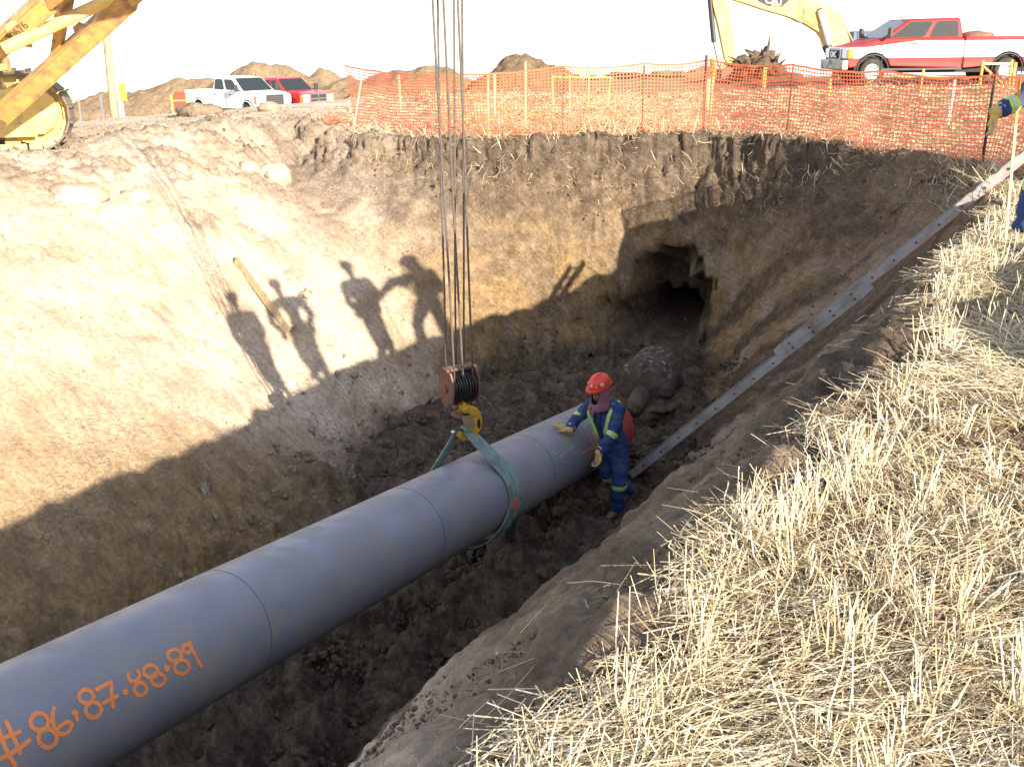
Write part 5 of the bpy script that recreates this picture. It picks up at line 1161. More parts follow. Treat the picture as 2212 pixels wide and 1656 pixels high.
def person(J, label, origin, face, hood=True, helmet='helmet', chest=True, hands=(None, None), group=None, simple=False, glovem='glove', cov='blue', rband=(-.30, -.04)):
    """J: joints as world points: head, neck, chest, pelvis, shL shR elL elR wrL wrR hipL hipR knL knR anL anR toL toR (L = the person's left)"""
    root = empty('person', origin, 0, label, 'person', group); o = Vector(origin)
    J = {k: Vector(v) - o for k, v in J.items()}
    f = Vector(face).normalized(); r = (J['shR'] - J['shL']).normalized(); upb = Vector((0, 0, 1))
    vox = .016 if not simple else .03
    hc = J['head']
    # ---- body: one continuous figure
    b = MB()
    b.sphere(hc + Vector((0, 0, .02)), (.078, .095, .118), 16, 12, rot=Matrix((f.cross(upb).normalized(), f, upb)).transposed())
    b.sphere(hc + f * .03 - Vector((0, 0, .05)), (.055, .06, .06), 12, 8, rot=Matrix((f.cross(upb).normalized(), f, upb)).transposed())
    b.tube([hc + f * .085 + Vector((0, 0, .03)), hc + f * .108 - Vector((0, 0, .005)), hc + f * .09 - Vector((0, 0, .02))], [.011, .017, .015], 8)       # nose
    b.tube([hc - r * .025 + f * .088 - Vector((0, 0, .055)), hc + r * .025 + f * .088 - Vector((0, 0, .055))], [.008, .008], 6)
    for s in (-1, 1): b.sphere(hc + r * s * .082 - Vector((0, 0, 0)), (.012, .022, .03), 8, 6)
    b.tube([J['neck'] - Vector((0, 0, .03)), hc - Vector((0, 0, .06))], [.062, .055], 12)
    b.tube([J['pelvis'] - Vector((0, 0, .04)), J['pelvis'] + Vector((0, 0, .08)), lerp(J['pelvis'], J['chest'], .5), J['chest'], J['neck']], [(.15, .11), (.145, .1), (.135, .095), (.165, .105), (.07, .06)], 16, up=f)
    for s in 'LR':
        b.tube([lerp(J['chest'], J['sh' + s], .4), J['sh' + s], lerp(J['sh' + s], J['el' + s], .5), J['el' + s], lerp(J['el' + s], J['wr' + s], .4), J['wr' + s]], [.06, .055, .046, .038, .038, .027], 12)
        b.tube([J['pelvis'], J['hip' + s], lerp(J['hip' + s], J['kn' + s], .5), J['kn' + s], lerp(J['kn' + s], J['an' + s], .35), J['an' + s]], [.1, .09, .072, .055, .055, .038], 14)
        b.tube([J['an' + s] + Vector((0, 0, .02)), J['an' + s] - Vector((0, 0, .04)), J['to' + s]], [.04, .045, .035], 10)
    for i, s in enumerate('LR'):
        if hands[i]:
            hm = hand_mesh(J['wr' + s], hands[i][0], hands[i][1], hands[i][2], 1.0, 1.0, hands[i][3]); b.add(hm.v, hm.f)
    remeshed(b, 'body', M['skin'], root, .012 if not simple else .03, 2)
    if not simple:
        for s in (-1, 1):
            MB().sphere(hc + f * .082 + r * s * .032 + Vector((0, 0, .03)), .011, 8, 6).build('eye', M['dark'], root, True)
    # ---- coveralls
    c = MB()
    c.tube([J['pelvis'] - Vector((0, 0, .10)), J['pelvis'] + Vector((0, 0, .02)), J['pelvis'] + Vector((0, 0, .16)), lerp(J['pelvis'], J['chest'], .6), J['chest'], lerp(J['chest'], J['neck'], .6), J['neck'] + Vector((0, 0, .03))],
           [(.16, .13), (.185, .145), (.165, .13), (.175, .13), (.2, .135), (.15, .11), (.085, .08)], 20, up=f)
    for s in 'LR':
        c.tube([lerp(J['neck'], J['sh' + s], .35), J['sh' + s], lerp(J['sh' + s], J['el' + s], .5), J['el' + s], lerp(J['el' + s], J['wr' + s], .5), lerp(J['el' + s], J['wr' + s], .92)], [.085, .085, .073, .062, .064, .056], 14)
        a_ = J['an' + s]
        c.tube([J['pelvis'] - Vector((0, 0, .02)), lerp(J['pelvis'], J['hip' + s], 1), lerp(J['hip' + s], J['kn' + s], .45), J['kn' + s], lerp(J['kn' + s], a_, .5), lerp(J['kn' + s], a_, .85), a_ + Vector((0, 0, .00))], [.13, .118, .105, .085, .084, .082, .086], 16)
    remeshed(c, 'coveralls', M[cov], root, vox, 4, .011, 8)
    def tapes(nm, a, b_, r0):
        band(root, J[a], J[b_], *nm, r0)
    if not simple:
        for s in 'LR':
            band(root, J['el' + s], J['wr' + s], -.16 if s == 'L' else rband[0], .10 if s == 'L' else rband[1], .071)
            band(root, J['kn' + s], J['an' + s], .02, .17, .0955)
        # shoulder tapes and front braces
        for i, s in enumerate('LR'):
            nk = lerp(J['neck'], J['sh' + s], .72)
            P = [nk - f * .115 - Vector((0, 0, .10)), nk - f * .05 + Vector((0, 0, .075)), nk + f * .04 + Vector((0, 0, .07)), nk + f * .125 - Vector((0, 0, .06)), lerp(J['chest'], J['pelvis'], .25) + f * .165 + r * (.075 if s == 'R' else -.075), lerp(J['chest'], J['pelvis'], .62) + f * .15 + r * (.07 if s == 'R' else -.07)]
            MB().tube(P, [(.030, .010)] * len(P), 8, up=f).build('shoulder_tape', M['hivis'], root, True)
            MB().tube([p + (f * .006) for p in P[2:]], [(.012, .010)] * 4, 8, up=f).build('silver_stripe', M['silver'], root, True)
        MB().tube([lerp(J['neck'], J['chest'], .1) + f * .11, J['chest'] + f * .15, lerp(J['chest'], J['pelvis'], .6) + f * .142], [.006, .006, .006], 6).build('zip', M['dark'], root, True)
    # ---- boots
    for s in 'LR':
        a_ = J['an' + s]; t = J['to' + s]; d = (t - a_); d.z = 0; d.normalize(); g = a_.z - .095
        m = MB(); m.tube([a_ + Vector((0, 0, .07)), a_ - Vector((0, 0, .02)), a_ - Vector((0, 0, .045)) - d * .02], [.055, .056, .055], 14)
        m.tube([Vector((a_.x, a_.y, g + .045)) - d * .075, Vector((a_.x, a_.y, g + .05)), Vector((a_.x, a_.y, g + .047)) + d * .11, Vector((a_.x, a_.y, g + .037)) + d * .185], [(.042, .042), (.047, .05), (.052, .046), (.038, .033)], 14)
        remeshed(m, 'boot', M['boot'], root, .014, 2)
        MB().tube([Vector((a_.x, a_.y, g + .006)) - d * .085, Vector((a_.x, a_.y, g + .006)) + d * .04, Vector((a_.x, a_.y, g + .006)) + d * .19], [(.042, .012), (.048, .012), (.042, .012)], 12).build('boot_sole', M['black'], root, 'angle')
    # ---- gloves
    for i, s in enumerate('LR'):
        if hands[i]:
            hm = hand_mesh(J['wr' + s], hands[i][0], hands[i][1], hands[i][2], 1.12, 1.35, hands[i][3])
            d = (J['wr' + s] - J['el' + s]).normalized(); hm.tube([J['wr' + s] - d * .07, J['wr' + s] - d * .02, J['wr' + s] + d * .03], [.062, .054, .046], 14)
            remeshed(hm, 'glove', M[glovem], root, .007 if not simple else .02, 1)
    # ---- hood and hard hat
    if hood:
        rot = Matrix((f.cross(upb).normalized(), f, upb)).transposed(); m = MB(); n = 28; rows = []
        prof = [(.075, .100), (.02, .112), (-.05, .115), (-.11, .112), (-.16, .125), (-.205, .15)]
        for z, rr in prof:
            open_ = R(46) if z > -.1 else R(30 if z > -.14 else 12)
            rows.append([hc + rot @ Vector((math.sin(a) * rr * .92, math.cos(a) * rr * 1.08 - .01, z)) for a in [open_ + (2 * math.pi - 2 * open_) * k / n for k in range(n + 1)]])
        vs = [p for rw in rows for p in rw]; k = n + 1
        m.add(vs, [(i * k + j, i * k + j + 1, (i + 1) * k + j + 1, (i + 1) * k + j) for i in range(len(rows) - 1) for j in range(n)])
        ho = m.build('hood', M['hood'], root, True); sd_ = ho.modifiers.new('t', 'SOLIDIFY'); sd_.thickness = .014; sd_.offset = -1
        MB().tube([hc + rot @ Vector((0, .09, -.14)), hc + rot @ Vector((0, .115, -.22)), hc + rot @ Vector((.0, .12, -.29))], [(.05, .02), (.035, .015), (.012, .008)], 10, up=f).build('hood_front', M['hood'], root, True)
    if helmet:
        rot = Matrix((f.cross(upb).normalized(), f, upb)).transposed(); tl = Matrix.Rotation(R(-8), 3, f.cross(upb)); rot = tl @ rot
        hb = hc + Vector((0, 0, .085)); m = MB(); n = 32; vs = []
        for z, rr in ((.0, 1.0), (.04, .985), (.075, .90), (.105, .74), (.125, .5), (.133, .22), (.134, .0)):
            for j in range(n): a = 2 * math.pi * j / n; vs.append(hb + rot @ Vector((math.sin(a) * .122 * rr, math.cos(a) * .146 * rr, z)))
        m.add(vs, [(i * n + j, i * n + (j + 1) % n, (i + 1) * n + (j + 1) % n, (i + 1) * n + j) for i in range(6) for j in range(n)] + [tuple(range(n))])
        ht = m.build('hard_hat', M[helmet], root, 'angle')
        m = MB(); vs = []
        for rr, z in ((1.0, .006), (1.0, -.006)):
            for j in range(n):
                a = 2 * math.pi * j / n; ext = .045 * max(0, math.cos(a)) ** 1.5 + .012; vs.append(hb + rot @ Vector((math.sin(a) * (.122 + ext * .6), math.cos(a) * (.146 + ext), z - .25 * ext * (math.cos(a) > 0))))
        m.add(vs, [tuple(range(n)), tuple(reversed(range(n, 2 * n)))] + [(j, (j + 1) % n, n + (j + 1) % n, n + j) for j in range(n)]); m.build('brim', M[helmet], ht)
        m = MB(); m.tube([hb + rot @ Vector((0, .14 * math.cos(t), .136 * math.sin(t) + .004)) for t in [R(15 + 15 * i) for i in range(11)]], [(.012, .006)] * 11, 8, up=f); m.build('crest_ridge', M[helmet], ht, True)
        if not simple:
            for a, z, rr, mt in ((R(62), .055, .022, 'white'), (R(2), .045, .018, 'white'), (R(30), .03, .014, 'silver'), (R(-40), .05, .02, 'white')):
                a = -a
                p = Vector((math.sin(a) * .120, math.cos(a) * .144, z)); nn = Vector((math.sin(a) / .122, math.cos(a) / .146, .9 * z / .01)).normalized(); nn = Vector((math.sin(a), math.cos(a), z * 5)).normalized()
                MB().lathe([(0, rr), (.005, rr)], hb + rot @ p, rot @ nn, 14).build('sticker', M[mt], ht); MB().lathe([(0, rr * .5), (.0065, rr * .5)], hb + rot @ p, rot @ nn, 10).build('sticker_mark', M['helmet'], ht)
    return root
def z5(x, y): return ((1370 + x / 3.941) * .8624, (900 + y / 3.943) * .8624)
# worker in the trench, right hand laid on the pipe
def P5(x, y, Y): return at_y(*z5(x, y), Y)
gfoot = P5(660, 1560, 11.16)
hand_uv = z5(150, 690); d_ = sight(*hand_uv); 
# intersection of the sight line with the pipe surface
oc = Vector(EYE) - PP; dv_ = Vector(d_); dp = dv_ - PD * dv_.dot(PD); op = oc - PD * oc.dot(PD); aa, bb, cc = dp.dot(dp), 2 * dp.dot(op), op.dot(op) - (PR + .03) ** 2
tt_ = (-bb - math.sqrt(bb * bb - 4 * aa * cc)) / (2 * aa); HP = Vector(EYE) + dv_ * tt_
pn = HP - PP; pn = (pn - PD * pn.dot(PD)).normalized()
tip_dir = (at_y(*z5(60, 700), HP.y + .02) - HP); tip_dir = (tip_dir - pn * tip_dir.dot(pn)).normalized()
J = dict(head=P5(520, 315, 11.22), neck=P5(590, 440, 11.30), chest=P5(600, 600, 11.33), pelvis=P5(665, 895, 11.33),
         shL=P5(715, 500, 11.15), shR=P5(430, 455, 11.45), elL=P5(640, 745, 11.02), elR=P5(305, 575, 11.33), wrL=P5(515, 925, 10.95), wrR=HP - tip_dir * .075 + pn * .03 ,
         hipL=P5(715, 925, 11.28), hipR=P5(600, 925, 11.42), knL=P5(712, 1215, 11.12), knR=P5(590, 1120, 11.33), anL=P5(690, 1470, 11.2), anR=P5(800, 1300, 11.62), toL=P5(590, 1570, 11.05), toR=P5(760, 1350, 11.5))
gfz = J['anL'].z - .10
pit_man = person(J, 'worker in blue coveralls, mauve hood and red hard hat, one gloved hand on the pipe', Vector((J['anL'].x, J['anL'].y, gfz)), (-.72, -.66, -.05), rband=(-.2, .08), hands=((Vector((-.18, -.1, -1)), Vector((-.6, -.3, .1)), .9, 1), (tip_dir, -pn, .12, -1)))
# worker at the right edge of the picture, standing on the stubble with a wooden stake
def PR_(u, v, Y): return at_y(u, v, Y)
g = at_z(2212, 515, gz(4.55, 8.7)); X0, Y0, Z0 = g.x - .05, g.y - .02, g.z
J2 = dict(head=(X0 + .26, Y0 - .02, Z0 + 1.60), neck=(X0 + .30, Y0, Z0 + 1.42), chest=(X0 + .30, Y0, Z0 + 1.25), pelvis=(X0 + .26, Y0, Z0 + .93),
          shL=(X0 + .34, Y0 + .20, Z0 + 1.37), shR=PR_(2240, 172, Y0 - .16), elR=PR_(2210, 214, Y0 - .30), wrR=PR_(2150, 243, Y0 - .34), elL=(X0 + .38, Y0 + .30, Z0 + 1.1), wrL=(X0 + .25, Y0 + .28, Z0 + .92),
          hipL=(X0 + .27, Y0 + .10, Z0 + .9), hipR=(X0 + .2, Y0 - .10, Z0 + .9), knL=(X0 + .27, Y0 + .14, Z0 + .5), knR=(X0 + .0, Y0 - .12, Z0 + .5), anL=(X0 + .32, Y0 + .16, Z0 + .10), anR=(X0 - .04, Y0 - .12, Z0 + .10), toL=(X0 + .16, Y0 + .16, Z0 + .03), toR=(X0 - .20, Y0 - .16, Z0 + .03))
print('RIM', X0, Y0, Z0, J2['anR'], g[:])
rim_man = person(J2, 'worker in blue coveralls standing on the stubble at the pit edge, arm held out', (X0, Y0, Z0), (-1, .1, -.05), hands=((Vector((-.4, 0, -1)), Vector((-1, 0, 0)), .6, 1), (Vector((-.05, -.1, -1)), Vector((-.6, .3, -.1)), .45, 1)), rband=(.28, .6))
sb = at_y(2172, 531, Y0 - .32); st_ = at_y(2203, 168, Y0 - .36); sb.z = gz(sb.x, sb.y) - .02
sr = empty('survey_lath', sb, 0, 'thin wooden lath with orange top standing by the worker at the pit edge', 'stake')
dd_ = st_ - sb; MB().bar((0, 0, -.05), dd_ * .74, .02, .01, Vector((0, 1, 0))).build('shaft', M['lath'], sr); MB().bar(dd_ * .74, dd_, .0205, .0105, Vector((0, 1, 0))).build('orange_top', M['orangep'], sr)

# crew on an added bank of spoil, just outside the picture to the right (they cast the shadows on the left slope)
def onlooker(hx, hy, hz, lab, width=1.0, i=0, arm=0):
    zf = hz - 1.74; f = Vector((-.7, .7, 0)).normalized(); r = Vector((.7, .7, 0)); c = Vector((hx, hy, 0)); q = lambda a, b, z: c + r * a + f * b + Vector((0, 0, zf + z))
    wide = .235 * width
    Jx = dict(head=q(0, .02, 1.60), neck=q(0, 0, 1.42), chest=q(0, 0, 1.25), pelvis=q(0, 0, .93), shL=q(-wide, 0, 1.37), shR=q(wide, 0, 1.37),
              elL=q(-wide - .07 - arm * .04, .02, 1.08), elR=q(wide + .06, .02, 1.08), wrL=q(-wide + .02, .12, .86), wrR=q(wide - .02, .14, .86), hipL=q(-.1, 0, .9), hipR=q(.1, 0, .9),
              knL=q(-.10, .02, .5), knR=q(.10, .02, .5), anL=q(-.09, 0, .1), anR=q(.11, 0, .1), toL=q(-.18, .16, .03), toR=q(.18, .16, .03))
    person(Jx, lab, q(0, 0, 0), f, hood=False, simple=True, hands=((Vector((0, 0, -1)), f, .4, 1), (Vector((0, 0, -1)), f, .4, -1)))
def caster(u, v, back):
    p = hit(u, v, 6, 30); return p + SV * back
ON = []
SHADOWS = [((500, 640), 'man watching from the added bank, left of the crew', 1.0, 0), ((592, 612), 'broad man watching from the added bank beside the first', 1.25, 1), ((748, 572), 'man watching from the far end of the added bank', 1.0, 0)]
for i, (uv, lab, wd, arm) in enumerate(SHADOWS):
    p = hit(*uv, 6, 30); best = None
    for k in np.arange(5, 22, .05):
        c = p + SV * float(k)
        w = (c - Vector(EYE)); dd = w.dot(Vector(FW)); uu = 1106 + FPX * w.dot(Vector(RT)) / max(dd, .01)
        if c.z > 2.0 and (uu > 2500 or dd < .2): best = c; break
    print('onlooker', uv, p[:], best[:])
    onlooker(best.x, best.y, best.z + .0, lab, wd, i, arm); ON.append(best)
mid = sum(ON, Vector()) / 3; along_ = ON[2] - ON[0]
added_berm = heap('soil_heap', mid.x + .5, mid.y - .35, -.05, along_.length + 2.2, 2.0, mid.z - 1.74 + .1, math.atan2(along_.y, along_.x), 41, 'added low bank that lifts the unseen onlookers so their shadows reach the slope', peaks=((-.45, 0, 1.45), (0, 0, 1.45), (.45, 0, 1.45)), n=60, rough=.4)  # unseen bank added to raise the onlookers to shadow-casting height
bv = added_berm.data; zc = mid.z - 1.74 + .03
for v_ in bv.vertices: v_.co.z = min(v_.co.z, zc + .03 * math.sin(v_.co.x * 5) + .05)
# unseen soil bank, added to fill in the net's shadow on the far wall
fa = Vector((7.95, 13.5, 0)); fd = FENCE_END - fa; fm = (fa + FENCE_END) / 2; fl_ = fd.length; fn_ = Vector((-fd.y, fd.x, 0)).normalized(); fn_ = fn_ if fn_.x > 0 else -fn_
bank = heap('soil_heap', fm.x + fn_.x * .62, fm.y + fn_.y * .62, -.05, fl_ * 1.3, 1.7, 1.1, math.atan2(fd.y, fd.x), 47, 'added unseen soil bank that darkens the shadow of the orange fence', peaks=((-.5, 0, 1.5), (0, 0, 1.5), (.5, 0, 1.5)), n=60, rough=.4)
for v_ in bank.data.vertices: v_.co.z = min(v_.co.z, 1.12 + .03 * math.sin(v_.co.x * 6))
print('bank', FENCE_END[:], fl_)
# ================================================================== stubble field
def straw_mesh(P, D, Ln, Wd, bend, tint):
    """P base, D unit direction, Ln length, Wd width; three-sided stalks in two segments"""
    n = len(P); up = np.tile(np.array([0, 0, 1.0]), (n, 1)); hor = np.abs(D[:, 2]) > .9; up[hor] = (1, 0, 0)
    A = np.cross(D, up); A /= np.linalg.norm(A, axis=1)[:, None]; B = np.cross(A, D)
    mid = P + D * (Ln * .5)[:, None] + bend; end = P + D * Ln[:, None]
    V = np.zeros((n, 3, 3, 3))
    for s, (c, k) in enumerate(((P, 1.0), (mid, .9), (end, .6))):
        for j in range(3):
            t = 2 * math.pi * j / 3 + .5
            V[:, s, j] = c + (A * math.cos(t) + B * math.sin(t)) * (Wd * k / 2)[:, None]
    idx = np.arange(n)[:, None] * 9; Q = []
    for s in range(2):
        for j in range(3):
            k = (j + 1) % 3; Q.append(np.stack([idx[:, 0] + s * 3 + j, idx[:, 0] + s * 3 + k, idx[:, 0] + (s + 1) * 3 + k, idx[:, 0] + (s + 1) * 3 + j], 1))
    return V.reshape(-1, 3), np.concatenate(Q), np.repeat(tint, 9)
def straw_mat():
    m = bpy.data.materials.new('dry_straw'); m.use_nodes = True; n = m.node_tree.nodes; l = m.node_tree.links; b = n['Principled BSDF']
    a = n.new('ShaderNodeAttribute'); a.attribute_name = 'tint'; r = n.new('ShaderNodeValToRGB'); e = r.color_ramp.elements
    for _ in range(3): e.new(.5)
    for i, (p, c) in enumerate(((0, (.12, .08, .04)), (.22, (.36, .27, .15)), (.46, (.62, .52, .34)), (.76, (.8, .72, .53)), (1, (.87, .83, .7)))): e[i].position = p; e[i].color = (*c, 1)
    l.new(a.outputs['Fac'], r.inputs[0]); l.new(r.outputs[0], b.inputs['Base Color']); b.inputs['Roughness'].default_value = .45; b.inputs['Specular IOR Level'].default_value = .4
    t = n.new('ShaderNodeBsdfTranslucent'); l.new(r.outputs[0], t.inputs[0]); x = n.new('ShaderNodeMixShader'); x.inputs[0].default_value = .18; l.new(b.outputs[0], x.inputs[1]); l.new(t.outputs[0], x.inputs[2]); l.new(x.outputs[0], n['Material Output'].inputs[0])
    return m
STRAW = straw_mat()
def scatter(n, r0, r1, a0, a1, keep, power=-.6):
    u = nrg.random(n); az = nrg.uniform(a0, a1, n)
    k = power + 1 + 1
    r = (r0 ** k + u * (r1 ** k - r0 ** k)) ** (1 / k); x = r * np.sin(az); y = r * np.cos(az)
    h, kk = base(x, y); w = keep(x, y, kk); m = w > nrg.random(n)
    return x[m], y[m], h[m], r[m], {q: (v[m] if isinstance(v, np.ndarray) else v) for q, v in kk.items()}
def edge(x, y, k):
    sd = k['sd'] + .12 * k['n1'] + .06 * k['n2'] + .15
    right = (k['az'] > R(-8)) | (x > -.5)
    patch = smooth(-.55, .1, fbm(x / .55, y / .55, 0, 3, 201))
    d = smooth(.10, -.10, sd) * (.25 + .75 * patch)
    d = np.maximum(d, .012 * smooth(.9, .2, sd) * (sd > 0))
    return d * right * (y < 13.5) * (np.hypot(x - 5.2, y - 11.5) > .5)
# lying straw, swirled in drifts
x, y, h, r, k = scatter(150000, 1.5, 13.5, R(-10), R(40), edge)
n = len(x); th = 1.1 + 1.5 * fbm(x / .8, y / .8, 0, 2, 211) + nrg.normal(0, .65, n); ti = nrg.normal(.06, .13, n)
D = np.stack([np.cos(th) * np.cos(ti), np.sin(th) * np.cos(ti), np.sin(ti)], 1)
Ln = nrg.uniform(.05, .30, n) ** 1.0 * (1 + .02 * r); Wd = nrg.uniform(.0022, .0052, n) * (1 + .12 * np.clip(r - 2, 0, 10))
lift = np.abs(nrg.normal(0, .022, n)) + .012
P = np.stack([x, y, h + lift], 1) - D * (Ln * .5)[:, None]; P[:, 2] = np.maximum(P[:, 2], h + .004)
bend = nrg.normal(0, .01, (n, 3)) * np.where(nrg.random((n, 1)) > .7, 3.0, 1.0) ; tint = np.clip(nrg.normal(.58, .22, n) + .15 * k['n1'], 0, 1)
V, Q, T = straw_mesh(P, D, Ln, Wd, bend, tint)
tag(link('straw_litter', np_mesh('straw_litter', V, Q, attr=dict(tint=T)), STRAW), kind='stuff'); print('straw', n)
# chaff and short broken bits between the stalks
x, y, h, r, k = scatter(60000, 1.5, 8, R(-10), R(40), edge, -1.0); n = len(x)
th = nrg.uniform(0, 6.3, n); ti = nrg.normal(0, .35, n); D = np.stack([np.cos(th) * np.cos(ti), np.sin(th) * np.cos(ti), np.sin(ti)], 1)
P = np.stack([x, y, h + .006 + np.abs(nrg.normal(0, .01, n))], 1)
V, Q, T = straw_mesh(P, D, nrg.uniform(.012, .06, n), nrg.uniform(.003, .009, n), nrg.normal(0, .003, (n, 3)), np.clip(nrg.normal(.38, .28, n), 0, 1))
tag(link('straw_chaff', np_mesh('straw_chaff', V, Q, attr=dict(tint=T)), STRAW), kind='stuff')
# upright cut stalks in clumps along the old drill rows
def clump_keep(x, y, k):
    row = .5 + .5 * np.cos((x * .85 - y * .52) / .24 * 2 * math.pi)
    sd = k['sd'] + .2; e = smooth(.12, -.02, sd) * (.10 + .9 * row ** 3) * (.35 + .65 * smooth(-.2, .4, fbm(x / .6, y / .6, 0, 2, 221)))
    e = e + .7 * smooth(.14, .02, np.abs(sd + .10))
    return e * ((k['az'] > R(-8)) | (x > -.5)) * (y < 13)
x, y, h, r, k = scatter(5200, 1.6, 12.5, R(-10), R(40), clump_keep, -.9)
nc = len(x); per = nrg.integers(2, 8, nc); I = np.repeat(np.arange(nc), per); n = len(I)
sp = nrg.normal(0, .022, (n, 2)); px, py = x[I] + sp[:, 0], y[I] + sp[:, 1]
lean = nrg.normal(0, .20, (n, 2)) + sp * 5 + np.repeat(nrg.normal(0, .18, (nc, 2)), per, 0)
D = np.stack([lean[:, 0], lean[:, 1], np.ones(n)], 1); D /= np.linalg.norm(D, axis=1)[:, None]
Ln = nrg.uniform(.07, .23, n) * (1 + .25 * (nrg.random(n) > .8)); Wd = nrg.uniform(.0034, .006, n) * (1 + .10 * np.clip(r[I] - 2, 0, 10))
P = np.stack([px, py, h[I] - .01], 1); tint = np.clip(nrg.normal(.7, .18, n), 0, 1)
V, Q, T = straw_mesh(P, D, Ln, Wd, nrg.normal(0, .006, (n, 3)), tint)
tag(link('stubble', np_mesh('stubble', V, Q, attr=dict(tint=T)), STRAW), kind='stuff'); print('stubble', n)
# dry grass and roots on the far rim and in the field beyond
def far_keep(x, y, k):
    sd = k['sd']; far = (k['az'] > R(-9)) * (y > 10)
    return far * (smooth(.35, -.1, sd) * smooth(-30, -.5, sd) * (.35 + .65 * smooth(-.3, .3, fbm(x / .9, y / .9, 0, 2, 231))))
x, y, h, r, k = scatter(30000, 12.0, 34, R(-9), R(36), far_keep, -.8)
n = len(x); th = nrg.uniform(0, 2 * math.pi, n); rim = smooth(-1.2, -.1, k['sd']); ti = np.abs(nrg.normal(.15, .25, n)) + rim * nrg.uniform(0, .9, n)
D = np.stack([np.cos(th) * np.cos(ti), np.sin(th) * np.cos(ti), np.sin(ti)], 1); Ln = nrg.uniform(.12, .4, n); Wd = nrg.uniform(.007, .012, n) * (r / 20 + .2)
P = np.stack([x, y, h + .02], 1); V, Q, T = straw_mesh(P, D, Ln, Wd, nrg.normal(0, .02, (n, 3)), np.clip(nrg.normal(.5, .22, n), 0, 1))
tag(link('field_straw', np_mesh('field_straw', V, Q, attr=dict(tint=T)), STRAW), kind='stuff'); print('far', n)
# hanging roots and grass fringing the lip of the far and right walls
def lip_keep(x, y, k): return (np.abs(k['sd'] - .12) < .28) * (np.hypot(x - 5.2, y - 11.2) > 1.3) * (k['az'] > R(-8)) * (y > 9) * (.3 + .7 * smooth(-.2, .3, fbm(x / .7, y / .7, 0, 2, 241)))
x, y, h, r, k = scatter(60000, 12, 22, R(-8), R(36), lip_keep, -.6)
n = len(x); th = nrg.uniform(0, 2 * math.pi, n); ti = nrg.normal(.1, .7, n)
D = np.stack([np.cos(th) * np.cos(ti), np.sin(th) * np.cos(ti) - .5, np.sin(ti)], 1); D /= np.linalg.norm(D, axis=1)[:, None]; Ln = nrg.uniform(.06, .3, n); Wd = nrg.uniform(.005, .010, n)
P = np.stack([x, y, h + .02], 1); V, Q, T = straw_mesh(P, D, Ln, Wd, nrg.normal(0, .025, (n, 3)), np.clip(nrg.normal(.35, .25, n), 0, 1))
tag(link('rim_grass', np_mesh('rim_grass', V, Q, attr=dict(tint=T)), STRAW), kind='stuff'); print('lip', n)

# ================================================================== loose clods
def ico(sub):
    bm = bmesh.new(); bmesh.ops.create_icosphere(bm, subdivisions=sub, radius=1); v = np.array([q.co for q in bm.verts]); f = np.array([[q.index for q in p.verts] for p in bm.faces]); bm.free(); return v, f
def clods(name, x, y, h, size, cls, sub=1, seed=0):
    v, f = ico(sub); n = len(x); q = nrg.normal(0, 1, (n, 4)); q /= np.linalg.norm(q, axis=1)[:, None]; w_, a, b, c = q.T
    Rm = np.stack([np.stack([1 - 2 * (b * b + c * c), 2 * (a * b - c * w_), 2 * (a * c + b * w_)], 1), np.stack([2 * (a * b + c * w_), 1 - 2 * (a * a + c * c), 2 * (b * c - a * w_)], 1), np.stack([2 * (a * c - b * w_), 2 * (b * c + a * w_), 1 - 2 * (a * a + b * b)], 1)], 1)
    jit = 1 + nrg.uniform(-.32, .32, (n, len(v), 1)); sc = nrg.uniform(.6, 1.25, (n, 1, 3))
    V = np.einsum('nij,nvj->nvi', Rm, v[None] * jit * sc) * size[:, None, None] + np.stack([x, y, h + size * .15], 1)[:, None]
    F = (f[None] + (np.arange(n) * len(v))[:, None, None]).reshape(-1, 3)
    cl = np.repeat(cls, len(v), 0); me = np_mesh(name, V.reshape(-1, 3), tris=F, smooth=False, attr=dict(soil=cl, pit=np.full(len(cl), .8)))
    print(name, n); return tag(link(name, me, SOIL), kind='stuff')
def cls_of(k, n):
    fl = np.clip(k['inF'] * 1.0 + smooth(.75, .92, k['t']) * (1 - .85 * k['wl']), 0, 1); top = (k['wf'] + k['wr']) * smooth(.5, .1, np.abs(k['sd']))
    pale = (k['wl'] * (k['sd'] > 0) + (k['sd'] <= 0) * (k['az'] < R(-5))) * (1 - fl)
    j = nrg.random(n); return np.stack([np.clip(top * .6 * (k['sd'] > -.2), 0, 1), k['wf'] * .5 * j, np.clip(pale, 0, 1) * (.3 + .7 * j), np.clip(fl * (.35 + .65 * j) + .35 * (j > .7), 0, 1)], 1)
def floor_keep(x, y, k): return np.clip(k['inF'] * .8 + smooth(.72, .93, k['t']) * .9 * (k['wf'] + .22 * k['wl'] + .6 * k['wr']), 0, 1) * (y > 5)
x, y, h, r, k = scatter(34000, 6.5, 19, R(-34), R(16), floor_keep, -.2); n = len(x)
size = .012 + .035 * nrg.random(n) ** 3 + .05 * (nrg.random(n) > .985); clods('floor_clods', x, y, h, size, cls_of(k, n), 1)
x, y, h, r, k = scatter(420, 8, 16.3, R(-22), R(10), floor_keep, .2); n = len(x)
clods('large_floor_clods', x, y, h, .05 + .09 * nrg.random(n) ** 2, cls_of(k, n), 2)
def wall_keep(x, y, k): return (k['p'] > .02) * (k['t'] < .9) * (.15 + .85 * smooth(.1, .5, fbm(x / .8, y / .8, 0, 2, 251))) * (.3 * k['wl'] + .5 * k['wf'] + 1.0 * k['wr'])
x, y, h, r, k = scatter(16000, 2.2, 20, R(-38), R(30), wall_keep, -.6); n = len(x)
size = (.004 + .010 * nrg.random(n) ** 2) * (.5 + r / 12) ; clods('slope_crumbs', x, y, h, size, cls_of(k, n), 1)
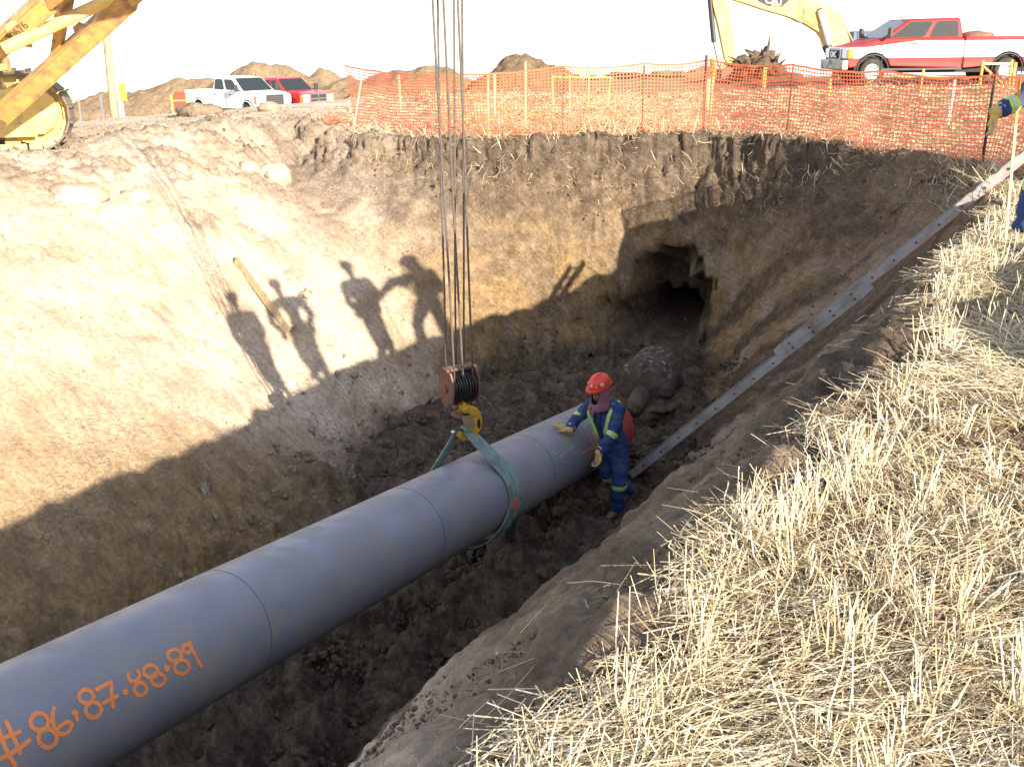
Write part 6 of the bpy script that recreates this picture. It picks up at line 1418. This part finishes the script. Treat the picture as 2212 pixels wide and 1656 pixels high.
def near_keep(x, y, k): return (k['wr'] > .5) * (k['p'] > .01) * (k['t'] < .95) * (.25 + .75 * smooth(-.1, .5, fbm(x / .35, y / .35, 0, 3, 261)))
x, y, h, r, k = scatter(30000, 1.9, 10, R(-36), R(30), near_keep, -1.0); n = len(x)
size = .003 + .014 * nrg.random(n) ** 4 * (r / 4); cl = cls_of(k, n); cl[:, 3] = 0; cl[:, 2] = .5 * nrg.random(n); cl[:, 0] = .6 * (nrg.random(n) > .7); clods('near_crumbs', x, y, h, size, cl, 0)
def bank_keep(x, y, k): return (k['az'] < R(-3)) * (y > 13) * smooth(.9, -.2, k['sd']) * (.02 + .98 * smooth(.05, .55, fbm(x / 1.1, y / .6, 0, 3, 121)))
x, y, h, r, k = scatter(12000, 14, 32, R(-29), R(-3), bank_keep, -.5); n = len(x)
size = .02 + .05 * nrg.random(n) ** 3; cl = cls_of(k, n); cl[:, 3] = .5 * nrg.random(n); clods('bank_clods', x, y, h, size, cl, 1)
def rim_keep(x, y, k): return (np.abs(k['sd']) < .5) * (y > 8) * .6
x, y, h, r, k = scatter(9000, 8, 22, R(-9), R(33), rim_keep, -.4); n = len(x)
size = .015 + .05 * nrg.random(n) ** 3; clods('rim_clods', x, y, h, size, cls_of(k, n), 1)
def soil_keep(x, y, k): return (k['sd'] < .3) * (y < 13) * .5
x, y, h, r, k = scatter(6000, 1.6, 12, R(-6), R(38), soil_keep, -.9); n = len(x)
size = .004 + .012 * nrg.random(n) ** 3; clods('field_crumbs', x, y, h, size, cls_of(k, n), 1)
# large single clods that stand out
def big_clod(u, v, s, label, cls=(0, .1, .9, .1), seed=1, squash=(1.2, 1, .8), up_=.25):
    p = hit(u, v, 5, 45); vv, ff = blob((0, 0, 0), s, seed, .25, 3, 2.2, squash); o = soil_obj('soil_clod', vv, ff, None, (p.x, p.y, p.z + s * up_), cls); tag(o, label, 'soil clod')
big_clod(428, 250, .42, 'largest broken clod lump on the left bank, below the white pickup', (0, .2, .5, .5), 2, (1.5, .9, .6))
big_clod(455, 246, .26, 'smaller brown clod right beside the largest lump on the left bank', (0, .2, .5, .5), 3)
big_clod(583, 240, .26, 'single pale clod on the left bank below the red pickup', (0, .1, .7, .3), 4)
big_clod(592, 388, .27, 'round pale boulder-like clod at the top of the left slope, dark on one side', (0, 0, 1, 0), 5)
big_clod(538, 368, .16, 'small pale clod up-left of the round boulder-like clod', (0, 0, 1, 0), 6)
big_clod(160, 420, .38, 'wide pale clod half sunk in the left slope below the crawler machine', (0, 0, 1, 0), 7, (1.2, 1, .6), -.12)
big_clod(292, 425, .22, 'pale clod in the shadow line of the ropes high on the left slope', (0, 0, 1, 0), 8, (1.2, 1, .7), -.1)
big_clod(660, 640, .10, 'small clod on the left slope beside the timber beam', (0, .2, .8, 0), 9)
